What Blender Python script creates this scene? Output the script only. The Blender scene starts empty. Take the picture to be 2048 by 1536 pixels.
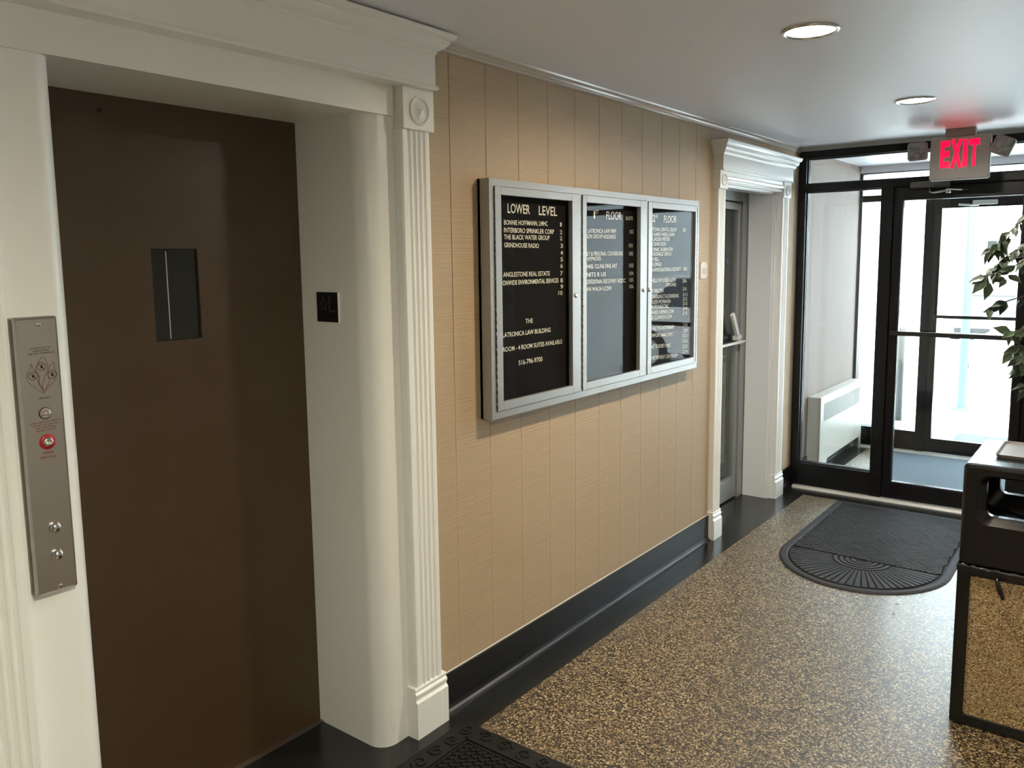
import bpy, bmesh, math, random
from mathutils import Vector, Matrix

scene = bpy.context.scene
COL = scene.collection
PI = math.pi

# ------------------------------------------------------------------ materials
def nmat(name):
    m = bpy.data.materials.new(name)
    m.use_nodes = True
    nt = m.node_tree
    return m, nt, nt.nodes['Principled BSDF']

def M(name, col, rough=0.5, metal=0.0, spec=0.5, coat=0.0, noise=None, bump=None, aniso=0.0):
    """noise=(scale, amount, stretch xyz)   bump=(scale, strength, stretch xyz)"""
    m, nt, b = nmat(name)
    b.inputs['Base Color'].default_value = (*col, 1)
    b.inputs['Roughness'].default_value = rough
    b.inputs['Metallic'].default_value = metal
    b.inputs['Specular IOR Level'].default_value = spec
    b.inputs['Coat Weight'].default_value = coat
    if aniso:
        b.inputs['Anisotropic'].default_value = aniso
    def tex(scale, stretch):
        tc = nt.nodes.new('ShaderNodeTexCoord')
        mp = nt.nodes.new('ShaderNodeMapping')
        mp.inputs['Scale'].default_value = stretch
        nt.links.new(tc.outputs['Object'], mp.inputs['Vector'])
        n = nt.nodes.new('ShaderNodeTexNoise')
        n.inputs['Scale'].default_value = scale
        n.inputs['Detail'].default_value = 5
        nt.links.new(mp.outputs['Vector'], n.inputs['Vector'])
        return n
    if noise:
        n = tex(noise[0], noise[2] if len(noise) > 2 else (1, 1, 1))
        r = nt.nodes.new('ShaderNodeValToRGB')
        a = noise[1]
        r.color_ramp.elements[0].position = 0.3
        r.color_ramp.elements[1].position = 0.7
        r.color_ramp.elements[0].color = (*[max(0, c * (1 - a)) for c in col], 1)
        r.color_ramp.elements[1].color = (*[min(1, c * (1 + a)) for c in col], 1)
        nt.links.new(n.outputs['Fac'], r.inputs['Fac'])
        nt.links.new(r.outputs['Color'], b.inputs['Base Color'])
    if bump:
        n = tex(bump[0], bump[2] if len(bump) > 2 else (1, 1, 1))
        bp = nt.nodes.new('ShaderNodeBump')
        bp.inputs['Strength'].default_value = bump[1]
        bp.inputs['Distance'].default_value = 0.002
        nt.links.new(n.outputs['Fac'], bp.inputs['Height'])
        nt.links.new(bp.outputs['Normal'], b.inputs['Normal'])
    return m

def emis(name, col, strength):
    m, nt, b = nmat(name)
    b.inputs['Base Color'].default_value = (*[min(1, c) * 0.6 for c in col], 1)
    b.inputs['Emission Color'].default_value = (*col, 1)
    b.inputs['Emission Strength'].default_value = strength
    return m

def glass(name, tint=(0.95, 0.97, 0.96), refl=0.04, amount=1.0):
    m = bpy.data.materials.new(name)
    m.use_nodes = True
    nt = m.node_tree
    nt.nodes.clear()
    out = nt.nodes.new('ShaderNodeOutputMaterial')
    mix = nt.nodes.new('ShaderNodeMixShader')
    tr = nt.nodes.new('ShaderNodeBsdfTransparent')
    tr.inputs['Color'].default_value = (*tint, 1)
    gl = nt.nodes.new('ShaderNodeBsdfGlossy')
    gl.inputs['Roughness'].default_value = 0.0
    lw = nt.nodes.new('ShaderNodeLayerWeight')
    lw.inputs['Blend'].default_value = 0.5
    p = nt.nodes.new('ShaderNodeMath'); p.operation = 'POWER'
    p.inputs[1].default_value = 5.0
    ma = nt.nodes.new('ShaderNodeMath'); ma.operation = 'MULTIPLY_ADD'
    ma.inputs[1].default_value = (1 - refl) * amount
    ma.inputs[2].default_value = refl * amount
    nt.links.new(lw.outputs['Facing'], p.inputs[0])
    nt.links.new(p.outputs[0], ma.inputs[0])
    nt.links.new(ma.outputs[0], mix.inputs['Fac'])
    nt.links.new(tr.outputs[0], mix.inputs[1])
    nt.links.new(gl.outputs[0], mix.inputs[2])
    nt.links.new(mix.outputs[0], out.inputs['Surface'])
    return m

def chips(name, scale, stops, rough, bump=0.0, coat=0.0, rnd=1.0, spec=0.5):
    m, nt, b = nmat(name)
    tc = nt.nodes.new('ShaderNodeTexCoord')
    v = nt.nodes.new('ShaderNodeTexVoronoi')
    v.inputs['Scale'].default_value = scale
    v.inputs['Randomness'].default_value = rnd
    nt.links.new(tc.outputs['Object'], v.inputs['Vector'])
    sep = nt.nodes.new('ShaderNodeSeparateColor')
    nt.links.new(v.outputs['Color'], sep.inputs['Color'])
    r = nt.nodes.new('ShaderNodeValToRGB')
    r.color_ramp.interpolation = 'CONSTANT'
    els = r.color_ramp.elements
    while len(els) < len(stops):
        els.new(0.5)
    for e, (p, c) in zip(els, stops):
        e.position = p
        e.color = (*c, 1)
    nt.links.new(sep.outputs['Red'], r.inputs['Fac'])
    nt.links.new(r.outputs['Color'], b.inputs['Base Color'])
    b.inputs['Roughness'].default_value = rough
    b.inputs['Coat Weight'].default_value = coat
    b.inputs['Coat Roughness'].default_value = 0.27
    b.inputs['Specular IOR Level'].default_value = spec
    if bump:
        bp = nt.nodes.new('ShaderNodeBump')
        bp.inputs['Strength'].default_value = bump
        bp.inputs['Distance'].default_value = 0.004
        nt.links.new(v.outputs['Distance'], bp.inputs['Height'])
        bp.invert = True
        nt.links.new(bp.outputs['Normal'], b.inputs['Normal'])
    return m

GREYWALL = M('grey_wall_paint', (0.42, 0.42, 0.42), 0.5)
WHITE = M('white_gloss_paint', (0.86, 0.85, 0.80), 0.32, bump=(14, 0.06, (1, 1, 0.4)))
GLOSSWHITE = M('white_enamel', (0.84, 0.84, 0.82), 0.2)
FLUTE = M('white_fluted_paint', (0.86, 0.85, 0.80), 0.38, noise=(60, 0.03, (1, 1, 0.03)))
TAN = M('tan_grasscloth', (0.435, 0.318, 0.192), 0.55, noise=(22, 0.05, (3, 0.22, 14)), bump=(30, 0.9, (3, 0.08, 10)))
CAULK = M('white_caulk', (0.85, 0.82, 0.74), 0.5)
CEIL = M('ceiling_paint', (0.85, 0.85, 0.90), 0.42, spec=0.45, bump=(5, 0.12))
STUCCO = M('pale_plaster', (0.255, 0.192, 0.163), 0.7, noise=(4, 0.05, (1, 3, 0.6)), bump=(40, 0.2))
BLACKSTONE = M('black_terrazzo', (0.012, 0.0125, 0.011), 0.24, noise=(180, 0.6), spec=0.5)
COVE = M('black_baseboard', (0.010, 0.0095, 0.009), 0.38, noise=(180, 0.5), spec=0.4)
TERRAZZO = chips('brown_terrazzo', 178, [(0, (0.012, 0.008, 0.003)), (0.40, (0.045, 0.028, 0.011)), (0.54, (0.17, 0.118, 0.055)), (0.74, (0.28, 0.205, 0.105)), (0.92, (0.46, 0.37, 0.22))], 0.40, coat=0.35, spec=0.7)
DOORBROWN = M('brown_elevator_enamel', (0.058, 0.034, 0.015), 0.42, bump=(120, 0.08))
DARKSHAFT = M('dark_shaft', (0.010, 0.012, 0.009), 0.15, spec=0.5)
STEEL = M('brushed_stainless', (0.56, 0.53, 0.49), 0.30, metal=1.0, noise=(60, 0.06, (1, 1, 30)), bump=(80, 0.06, (1, 0.05, 30)))
CHROME = M('polished_chrome', (0.75, 0.74, 0.72), 0.10, metal=1.0)
ALU = M('silver_aluminium', (0.37, 0.37, 0.355), 0.36, metal=0.5)
ALUGREY = M('grey_aluminium', (0.34, 0.35, 0.33), 0.40, metal=0.35)
ALULIGHT = M('pale_aluminium', (0.62, 0.61, 0.56), 0.42, metal=0.3)
HINGE = M('dark_hinge', (0.10, 0.09, 0.075), 0.4, metal=0.8, noise=(300, 0.8, (1, 1, 0.5)))
FELT = M('black_letter_felt', (0.010, 0.0095, 0.009), 0.9, spec=0.1)
LETTER = M('cream_letters', (0.78, 0.73, 0.55), 0.5)
GLASS = glass('clear_glass')
DIRGLASS = glass('directory_glass', (0.97, 0.97, 0.97), 0.03, 0.26)
BLACKMETAL = M('black_anodised', (0.006, 0.0055, 0.0065), 0.30, spec=0.32)
BLACKTRIM = M('black_anodised_satin', (0.03, 0.03, 0.03), 0.3, metal=0.3)
MATGAP = M('mat_backing', (0.005, 0.0047, 0.005), 0.8, spec=0.2)
RUBBER = M('charcoal_mat_rubber', (0.021, 0.0185, 0.0200), 0.7, noise=(60, 0.25), spec=0.35)
BLACKRUBBER = M('black_mat_rubber', (0.008, 0.0075, 0.0065), 0.6, spec=0.25)
CARPET = M('blue_grey_carpet', (0.085, 0.110, 0.132), 0.9, noise=(260, 0.35), bump=(300, 0.4))
HEATER = M('cream_enamel', (0.52, 0.495, 0.43), 0.35)
GRILLEDARK = M('grille_dark', (0.012, 0.012, 0.012), 0.7)
BINBLACK = M('black_bin_plastic', (0.007, 0.0065, 0.0065), 0.27, spec=0.5)
AGG = chips('brown_aggregate', 260, [(0, (0.08, 0.046, 0.018)), (0.07, (0.27, 0.17, 0.07)), (0.36, (0.44, 0.295, 0.135)), (0.66, (0.57, 0.40, 0.205)), (0.9, (0.74, 0.58, 0.36))], 0.55, bump=0.9)
BAG = M('black_bag_film', (0.008, 0.008, 0.008), 0.3)
GREYPLASTIC = M('grey_plastic', (0.30, 0.285, 0.265), 0.45)
SIGNGREY = M('sign_housing', (0.46, 0.43, 0.39), 0.45)
LENS = M('lamp_head_lens', (0.30, 0.29, 0.27), 0.18, noise=(40, 0.35))
EXITRED = emis('exit_red', (1.0, 0.0, 0.022), 1.25)
BULB = emis('warm_lamp', (1.0, 0.87, 0.68), 278.0)
BULB2 = emis('white_lamp', (1.0, 0.94, 0.86), 235.0)
FILLBULB = emis('fill_lamp', (1.0, 0.95, 0.76), 580.0)  # added out-of-view fill lamp that brightens the elevator end
RED = M('red_ring', (0.42, 0.015, 0.02), 0.35)
REDPRINT = M('red_print', (0.23, 0.05, 0.035), 0.5)
BLACKPRINT = M('black_print', (0.02, 0.018, 0.016), 0.5)
JEWEL = M('frosted_jewel', (0.42, 0.36, 0.33), 0.15, coat=0.5)
PLAQUEBLACK = M('plaque_black', (0.006, 0.006, 0.006), 0.35)
PLAQUEGREY = M('plaque_relief', (0.055, 0.054, 0.05), 0.45)
PLAQUETAN = M('plaque_tan', (0.60, 0.50, 0.39), 0.4)
BROWNPRINT = M('brown_print', (0.16, 0.12, 0.09), 0.5)
PAPER = M('paper', (0.55, 0.57, 0.54), 0.8)
BLIND = M('blind_slats', (0.40, 0.40, 0.35), 0.5)
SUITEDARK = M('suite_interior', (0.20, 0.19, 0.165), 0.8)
WHITEPLASTIC = M('white_plastic', (0.72, 0.72, 0.70), 0.3)
LEAF = M('ficus_leaf', (0.052, 0.082, 0.045), 0.4, noise=(9, 0.55))
LEAFEDGE = M('ficus_leaf_pale_edge', (0.20, 0.225, 0.17), 0.45)
BARK = M('ficus_bark', (0.13, 0.10, 0.075), 0.8, bump=(40, 0.4))
POT = M('planter_black', (0.02, 0.02, 0.02), 0.4)
SOIL = M('planter_moss', (0.06, 0.05, 0.03), 0.9)
CONCRETE = M('pale_concrete', (0.60, 0.62, 0.63), 0.85, noise=(3, 0.06))
OUTMAT = M('outdoor_mat', (0.10, 0.105, 0.12), 0.9, noise=(120, 0.2))
GREENPOLE = M('green_steel', (0.055, 0.155, 0.115), 0.5)
GREYPOST = M('grey_post_steel', (0.05, 0.05, 0.045), 0.5)
CARPAINT = M('white_car_paint', (0.75, 0.76, 0.78), 0.25, coat=0.5)
CARSILVER = M('silver_car_paint', (0.16, 0.17, 0.18), 0.35)
TYRE = M('tyre_rubber', (0.014, 0.0145, 0.016), 0.8)
CARGLASS = M('car_window', (0.05, 0.06, 0.07), 0.08)
RIM = M('alloy_rim', (0.65, 0.65, 0.65), 0.3, metal=0.6)
HEADLAMP = M('headlamp_lens', (0.35, 0.36, 0.38), 0.1)
OUTERWALL = M('white_exterior_render', (0.80, 0.79, 0.77), 0.8, noise=(5, 0.05))

# ------------------------------------------------------------------ mesh helpers
class MB:
    def __init__(self):
        self.v = []; self.f = []; self.m = []; self.s = []
    def add(self, verts, faces, mi=0, smooth=False):
        o = len(self.v)
        self.v += [tuple(p) for p in verts]
        for f in faces:
            self.f.append([i + o for i in f]); self.m.append(mi); self.s.append(smooth)
        return self
    def box(self, x0, x1, y0, y1, z0, z1, mi=0):
        return self.add([(x0, y0, z0), (x1, y0, z0), (x1, y1, z0), (x0, y1, z0), (x0, y0, z1), (x1, y0, z1), (x1, y1, z1), (x0, y1, z1)],
                        [(0, 3, 2, 1), (4, 5, 6, 7), (0, 1, 5, 4), (1, 2, 6, 5), (2, 3, 7, 6), (3, 0, 4, 7)], mi)
    def obox(self, c, ux, uy, uz, hx, hy, hz, mi=0):
        c = Vector(c); ux = Vector(ux).normalized() * hx; uy = Vector(uy).normalized() * hy; uz = Vector(uz).normalized() * hz
        P = [c + a * ux + b * uy + d * uz for d in (-1, 1) for a, b in ((-1, -1), (1, -1), (1, 1), (-1, 1))]
        return self.add(P, [(0, 3, 2, 1), (4, 5, 6, 7), (0, 1, 5, 4), (1, 2, 6, 5), (2, 3, 7, 6), (3, 0, 4, 7)], mi)
    def prism(self, pts, axis, a, b, mi=0, smooth=False):
        n = len(pts)
        def mk(p, t):
            return {'z': (p[0], p[1], t), 'x': (t, p[0], p[1]), 'y': (p[0], t, p[1])}[axis]
        V = [mk(p, a) for p in pts] + [mk(p, b) for p in pts]
        o = len(self.v)
        self.v += V
        for i in range(n):
            j = (i + 1) % n
            self.f.append([o + i, o + j, o + n + j, o + n + i]); self.m.append(mi); self.s.append(smooth)
        self.f.append([o + i for i in reversed(range(n))]); self.m.append(mi); self.s.append(False)
        self.f.append([o + n + i for i in range(n)]); self.m.append(mi); self.s.append(False)
        return self
    def rings(self, loops, mi=0, smooth=True, cap0=False, cap1=False, close=False):
        n = len(loops[0]); o = len(self.v)
        for L in loops:
            self.v += [tuple(p) for p in L]
        K = len(loops)
        for k in range(K if close else K - 1):
            k2 = (k + 1) % K
            for i in range(n):
                j = (i + 1) % n
                self.f.append([o + k * n + i, o + k * n + j, o + k2 * n + j, o + k2 * n + i]); self.m.append(mi); self.s.append(smooth)
        if cap0:
            self.f.append([o + i for i in reversed(range(n))]); self.m.append(mi); self.s.append(False)
        if cap1:
            self.f.append([o + (K - 1) * n + i for i in range(n)]); self.m.append(mi); self.s.append(False)
        return self
    def lathe(self, prof, c, axis='z', n=32, mi=0, smooth=True, cap0=False, cap1=False):
        """prof: (radius, height along axis)"""
        loops = []
        for r, h in prof:
            L = []
            for i in range(n):
                t = 2 * PI * i / n
                a, b = r * math.cos(t), r * math.sin(t)
                L.append({'z': (c[0] + a, c[1] + b, c[2] + h), 'x': (c[0] + h, c[1] + a, c[2] + b), 'y': (c[0] + a, c[1] + h, c[2] + b)}[axis])
            loops.append(L)
        return self.rings(loops, mi, smooth, cap0, cap1)
    def cyl(self, c, axis, r, a, b, n=24, mi=0):
        return self.lathe([(r, a), (r, b)], c, axis, n, mi, True, True, True)
    def tube(self, pts, r, n=8, mi=0, closed=False):
        P = [Vector(p) for p in pts]
        K = len(P); loops = []
        for k in range(K):
            if closed:
                d = P[(k + 1) % K] - P[k - 1]
            else:
                d = P[min(k + 1, K - 1)] - P[max(k - 1, 0)]
            d.normalize()
            ref = Vector((0, 0, 1)) if abs(d.z) < 0.9 else Vector((0, 1, 0))
            u = d.cross(ref).normalized(); w = d.cross(u)
            rr = r[k] if isinstance(r, (list, tuple)) else r
            loops.append([P[k] + rr * (math.cos(2 * PI * i / n) * u + math.sin(2 * PI * i / n) * w) for i in range(n)])
        return self.rings(loops, mi, True, not closed, not closed, closed)
    def build(self, name, mats, parent=None, bevel=0.0, seg=2, smooth_angle=None):
        me = bpy.data.meshes.new(name)
        off = ORIG.get(parent.name, Vector()) if parent else Vector()
        me.from_pydata([(p[0] - off.x, p[1] - off.y, p[2] - off.z) for p in self.v], [], self.f)
        if not isinstance(mats, (list, tuple)):
            mats = [mats]
        for m in mats:
            me.materials.append(m)
        for p, mi, s in zip(me.polygons, self.m, self.s):
            p.material_index = mi; p.use_smooth = s
        bm = bmesh.new(); bm.from_mesh(me)
        bmesh.ops.recalc_face_normals(bm, faces=bm.faces)
        bm.to_mesh(me); bm.free()
        o = bpy.data.objects.new(name, me)
        COL.objects.link(o)
        if parent:
            o.parent = parent
            ORIG[o.name] = off
        if bevel:
            md = o.modifiers.new('bevel', 'BEVEL')
            md.width = bevel; md.segments = seg; md.limit_method = 'ANGLE'; md.angle_limit = 0.6
        return o

ORIG = {}
def tag(o, label, cat, group=None, kind=None):
    o['label'] = label
    if o.parent is None:
        o['category'] = cat
    if group: o['group'] = group
    if kind: o['kind'] = kind
    return o
def thing(name, label, cat, loc, group=None, kind=None):
    o = bpy.data.objects.new(name, None)
    COL.objects.link(o)
    o.location = loc
    o.empty_display_size = 0.05
    ORIG[o.name] = Vector(loc)
    return tag(o, label, cat, group, kind)
def struct(o, label, cat):
    return tag(o, label, cat, None, 'structure')

def rrect(a0, a1, b0, b1, r, k=5):
    pts = []
    for cx, cy, t0 in ((a1 - r, b1 - r, 0), (a0 + r, b1 - r, 90), (a0 + r, b0 + r, 180), (a1 - r, b0 + r, 270)):
        for i in range(k + 1):
            t = math.radians(t0 + 90 * i / k)
            pts.append((cx + r * math.cos(t), cy + r * math.sin(t)))
    return pts

_txt = {}
def glyphs(s, bold=0.012):
    """triangulated outline of a line of text, normalised: x from 0, cap height 1"""
    if (s, bold) in _txt: return _txt[(s, bold)]
    cu = bpy.data.curves.new('tmp', 'FONT')
    cu.body = s; cu.offset = bold; cu.resolution_u = 3; cu.fill_mode = 'FRONT'
    ob = bpy.data.objects.new('tmp', cu)
    COL.objects.link(ob)
    dg = bpy.context.evaluated_depsgraph_get(); dg.update()
    me = bpy.data.meshes.new_from_object(ob.evaluated_get(dg))
    V = [(v.co.x, v.co.y) for v in me.vertices]; F = [list(p.vertices) for p in me.polygons]
    bpy.data.objects.remove(ob); bpy.data.curves.remove(cu); bpy.data.meshes.remove(me)
    x0 = min(v[0] for v in V); x1 = max(v[0] for v in V); h = 0.729
    if all(c in '.-' for c in s): pass
    _txt[(s, bold)] = ([((x - x0) / (x1 - x0), y / h) for x, y in V], F)
    return _txt[(s, bold)]
def text(mb, s, o, u, v, w, h, mi=0, bold=0.012):
    """write s from world point o (left end of the baseline); u/v unit vectors; w total width, h cap height"""
    V, F = glyphs(s, bold)
    o = Vector(o); u = Vector(u); v = Vector(v)
    return mb.add([o + u * (x * w) + v * (y * h) for x, y in V], F, mi)

TEXTS=[
 [('LOWER', 2.494, 1.845, 0.144, 0.0, 0.0384),('LEVEL', 2.698, 1.844, 0.129, 0.0, 0.0394),('BONNIE HOFFMANN, LMHC', 2.471, 1.8, 0.288, 0.002, 0.0196),('INTERBORO SPRINKLER CORP', 2.47, 1.771, 0.334, -0.001, 0.0197),('THE BLACK WATER GROUP', 2.47, 1.745, 0.302, -0.0, 0.0197),('GRINDHOUSE RADIO', 2.471, 1.715, 0.225, -0.002, 0.0192),('1', 2.849, 1.802, 0.011, 0.0, 0.0184),('2', 2.847, 1.77, 0.017, 0.0, 0.0185),('2', 2.847, 1.745, 0.017, 0.0, 0.0185),('3', 2.85, 1.714, 0.019, 0.0, 0.0185),('4', 2.85, 1.685, 0.019, -0.0, 0.0186),('5', 2.85, 1.658, 0.019, -0.0, 0.0186),('6', 2.85, 1.631, 0.017, -0.0, 0.0187),('7', 2.849, 1.6, 0.017, -0.0, 0.0187),('8', 2.849, 1.571, 0.019, -0.001, 0.0187),('9', 2.849, 1.545, 0.019, -0.001, 0.0188),('10', 2.834, 1.519, 0.03, -0.001, 0.0187),('ANGLESTONE REAL ESTATE', 2.462, 1.603, 0.31, -0.002, 0.0195),('ONWIDE ENVIRONMENTAL SERVICES', 2.458, 1.571, 0.377, -0.0, 0.0195),('THE', 2.601, 1.416, 0.05, -0.001, 0.0198),('LATRONICA LAW BUILDING', 2.453, 1.372, 0.322, -0.003, 0.0196),('ROOM - 4 ROOM SUITES AVAILABLE', 2.454, 1.316, 0.406, -0.003, 0.0197),('516-796-9700', 2.553, 1.254, 0.162, -0.001, 0.0208)],
 [('1', 3.112, 1.843, 0.012, 0.0, 0.0357),('ST', 3.128, 1.864, 0.025, 0.0, 0.0174),('FLOOR', 3.22, 1.842, 0.134, 0.001, 0.0395),('SUITE', 3.396, 1.844, 0.066, 0.002, 0.0184),('LATRONICA LAW FIRM', 3.065, 1.779, 0.24, 0.003, 0.0207),('SON GROUP HOLDINGS', 3.055, 1.756, 0.25, 0.001, 0.0198),('102', 3.432, 1.782, 0.037, 0.001, 0.0196),('101', 3.426, 1.718, 0.036, 0.0, 0.0196),('ILY & PERSONAL COUNSELING', 3.055, 1.68, 0.314, 0.001, 0.0199),('102', 3.429, 1.68, 0.038, -0.0, 0.0197),('HYPNOSIS', 3.06, 1.658, 0.113, 0.001, 0.0195),('HAEL CLUNE FINE ART', 3.055, 1.625, 0.263, -0.001, 0.02),('103', 3.43, 1.624, 0.041, -0.0, 0.0197),('NITS R US', 3.055, 1.589, 0.161, -0.001, 0.02),('104', 3.432, 1.587, 0.039, -0.001, 0.0198),('OFESSIONAL RECOVERY ASSOC.', 3.054, 1.558, 0.345, -0.004, 0.0201),('105', 3.433, 1.556, 0.039, -0.001, 0.0198),('AN WALSH LCSW', 3.054, 1.526, 0.213, -0.003, 0.0201),('106', 3.433, 1.525, 0.039, -0.001, 0.0199)],
 [('2', 3.662, 1.844, 0.026, 0.0, 0.0364),('ND', 3.692, 1.864, 0.024, 0.0, 0.0171),('FLOOR', 3.781, 1.843, 0.141, 0.003, 0.0385),('PTOWN DENTAL GROUP', 3.652, 1.796, 0.275, 0.005, 0.0209),('200', 3.994, 1.802, 0.039, 0.001, 0.0197),('R KAREN WEISS-CAHN', 3.652, 1.773, 0.247, 0.003, 0.0204),('R JASON MEYER', 3.653, 1.75, 0.194, 0.002, 0.0205),('R DAVID RON', 3.653, 1.726, 0.152, 0.001, 0.0205),('R MARC RUBINSTEIN', 3.653, 1.699, 0.232, 0.001, 0.0205),('R RONALD SIMON', 3.653, 1.677, 0.214, 0.0, 0.0206),('R HILL', 3.654, 1.652, 0.077, -0.0, 0.0201),('R LONGO', 3.654, 1.627, 0.105, -0.001, 0.0202),('R INVESTIGATIONS & SECURITY', 3.654, 1.599, 0.329, -0.001, 0.0202),('205', 4.008, 1.598, 0.048, -0.0, 0.0195),('HELLE WYLDSEN LCSW', 3.655, 1.546, 0.27, -0.003, 0.0203),('GERONEL', 3.807, 1.521, 0.124, -0.002, 0.0199),('206', 4.001, 1.535, 0.048, -0.0, 0.0195),('R WALDEN', 3.656, 1.495, 0.128, -0.003, 0.0203),('210', 4.005, 1.492, 0.045, -0.001, 0.0196),('OUNSELING CT & COUNSELING', 3.656, 1.466, 0.302, -0.007, 0.0204),('211', 4.006, 1.463, 0.055, -0.002, 0.0196),('EILEEN MCMAHON', 3.656, 1.44, 0.207, -0.006, 0.0204),('212', 4.007, 1.439, 0.055, -0.002, 0.0197),('ALTECH ELECTRIC', 3.656, 1.415, 0.187, -0.005, 0.0204),('213', 4.007, 1.415, 0.055, -0.002, 0.0197),('WARD FURMAN LCSW', 3.656, 1.387, 0.246, -0.007, 0.0205),('214', 4.008, 1.389, 0.055, -0.002, 0.0197),('EE CLOWACKI LCSW', 3.656, 1.362, 0.226, -0.008, 0.0205),('215', 4.009, 1.364, 0.055, -0.002, 0.0198),('218', 4.014, 1.3, 0.055, -0.003, 0.0199),('220', 4.015, 1.27, 0.055, -0.003, 0.0199),('WILF PSYCHOTHERAPY', 3.666, 1.307, 0.246, -0.01, 0.0201),('EMPORY NAILS NYC', 3.654, 1.272, 0.243, -0.011, 0.0201),('221', 4.013, 1.242, 0.058, -0.003, 0.0199),('222', 4.014, 1.215, 0.058, -0.004, 0.02),('NETTE BOBEY LMHC', 3.655, 1.216, 0.221, -0.011, 0.0202),('223', 4.014, 1.184, 0.058, -0.004, 0.02),('R RETIREMENT CENTER LIFT', 3.655, 1.159, 0.298, -0.017, 0.0203),('224', 4.015, 1.157, 0.058, -0.004, 0.02)],
]
BR=[
  [(1.568, 4.35, 1.858), (1.524, 4.3, 1.819), (1.464, 4.25, 1.75), (1.432, 4.22, 1.702), (1.41, 4.2, 1.68)] ,
  [(1.58, 4.4, 1.727), (1.525, 4.36, 1.69), (1.475, 4.33, 1.666), (1.447, 4.3, 1.639), (1.427, 4.28, 1.588)] ,
  [(1.591, 4.3, 1.682), (1.538, 4.25, 1.639), (1.493, 4.2, 1.6), (1.443, 4.15, 1.582), (1.405, 4.12, 1.571)] ,
  [(1.615, 4.35, 1.527), (1.542, 4.3, 1.479), (1.483, 4.27, 1.456), (1.448, 4.25, 1.439), (1.417, 4.24, 1.42)] ,
  [(1.635, 4.2, 1.381), (1.586, 4.15, 1.35), (1.553, 4.12, 1.34), (1.522, 4.1, 1.332)] ,
  [(1.638, 4.25, 1.268), (1.587, 4.2, 1.261), (1.558, 4.16, 1.246), (1.521, 4.12, 1.239)] ,
  [(1.638, 4.3, 1.196), (1.587, 4.25, 1.18), (1.558, 4.2, 1.168)] ,
  [(1.644, 4.3, 1.085), (1.599, 4.25, 1.092), (1.57, 4.2, 1.087)] ,
]
LV= [((1.409, 4.12, 1.567), (1.349, 4.09, 1.544)), ((1.413, 4.12, 1.563), (1.367, 4.09, 1.493)), ((1.429, 4.13, 1.541), (1.415, 4.1, 1.467)), ((1.481, 4.16, 1.562), (1.434, 4.13, 1.547)), ((1.485, 4.16, 1.558), (1.462, 4.13, 1.519)), ((1.487, 4.2, 1.574), (1.544, 4.17, 1.541)), ((1.511, 4.2, 1.609), (1.459, 4.17, 1.586)), ((1.522, 4.1, 1.332), (1.456, 4.07, 1.351)), ((1.565, 4.12, 1.324), (1.524, 4.09, 1.32)), ((1.555, 4.14, 1.265), (1.496, 4.11, 1.238)), ((1.564, 4.15, 1.225), (1.513, 4.12, 1.177)), ((1.571, 4.18, 1.249), (1.571, 4.15, 1.155)), ((1.577, 4.2, 1.096), (1.543, 4.17, 1.08)), ((1.508, 4.3, 1.683), (1.5, 4.27, 1.639)), ((1.536, 4.3, 1.665), (1.498, 4.27, 1.648)), ((1.493, 4.25, 1.782), (1.494, 4.22, 1.749)), ((1.464, 4.22, 1.749), (1.45, 4.19, 1.71)), ((1.438, 4.2, 1.71), (1.415, 4.17, 1.671))]
# ================================================================== THE SETTING
H = 2.41           # ceiling
YS = 5.86          # inner storefront
YO = 7.45          # outer storefront
XR = 2.60          # right wall
XV = 3.10          # right wall of the vestibule

# floor: brown terrazzo field, black terrazzo border along the walls
f = MB()
f.box(0.165, XR, -3.0, 5.675, -0.05, 0.0, 0)
f.box(-1.25, 0.165, -3.0, 7.66, -0.05, 0.0, 1)
f.box(0.165, XV, 5.675, 5.98, -0.05, 0.0, 1)
f.box(0.165, XV, 5.98, 7.66, -0.05, 0.0, 0)
struct(f.build('floor', [TERRAZZO, BLACKSTONE]), 'polished brown terrazzo floor with a black terrazzo border along the wall', 'floor')

# ceiling with two recessed holes
c = MB().box(-1.25, XV + 0.1, -3.1, 7.66, H, H + 0.16)
ceil = c.build('ceiling', CEIL)
LIGHTS = [(1.03, 2.845), (1.03, 4.43), (2.10, 0.30)]  # last position is the added fill light, out of view
cut = MB()
for lx, ly in LIGHTS:
    cut.lathe([(0.083, -0.05), (0.083, 0.075)], (lx, ly, H), 'z', 40, 0, True, True, True)
cuto = cut.build('cut', CEIL)
bmod = ceil.modifiers.new('b', 'BOOLEAN'); bmod.object = cuto; bmod.operation = 'DIFFERENCE'; bmod.solver = 'EXACT'
dg = bpy.context.evaluated_depsgraph_get(); dg.update()
nm = bpy.data.meshes.new_from_object(ceil.evaluated_get(dg))
ceil.modifiers.clear(); ceil.data = nm; nm.name = 'ceiling'
bpy.data.objects.remove(cuto)
struct(ceil, 'plain white painted ceiling of the lobby', 'ceiling')

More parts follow.
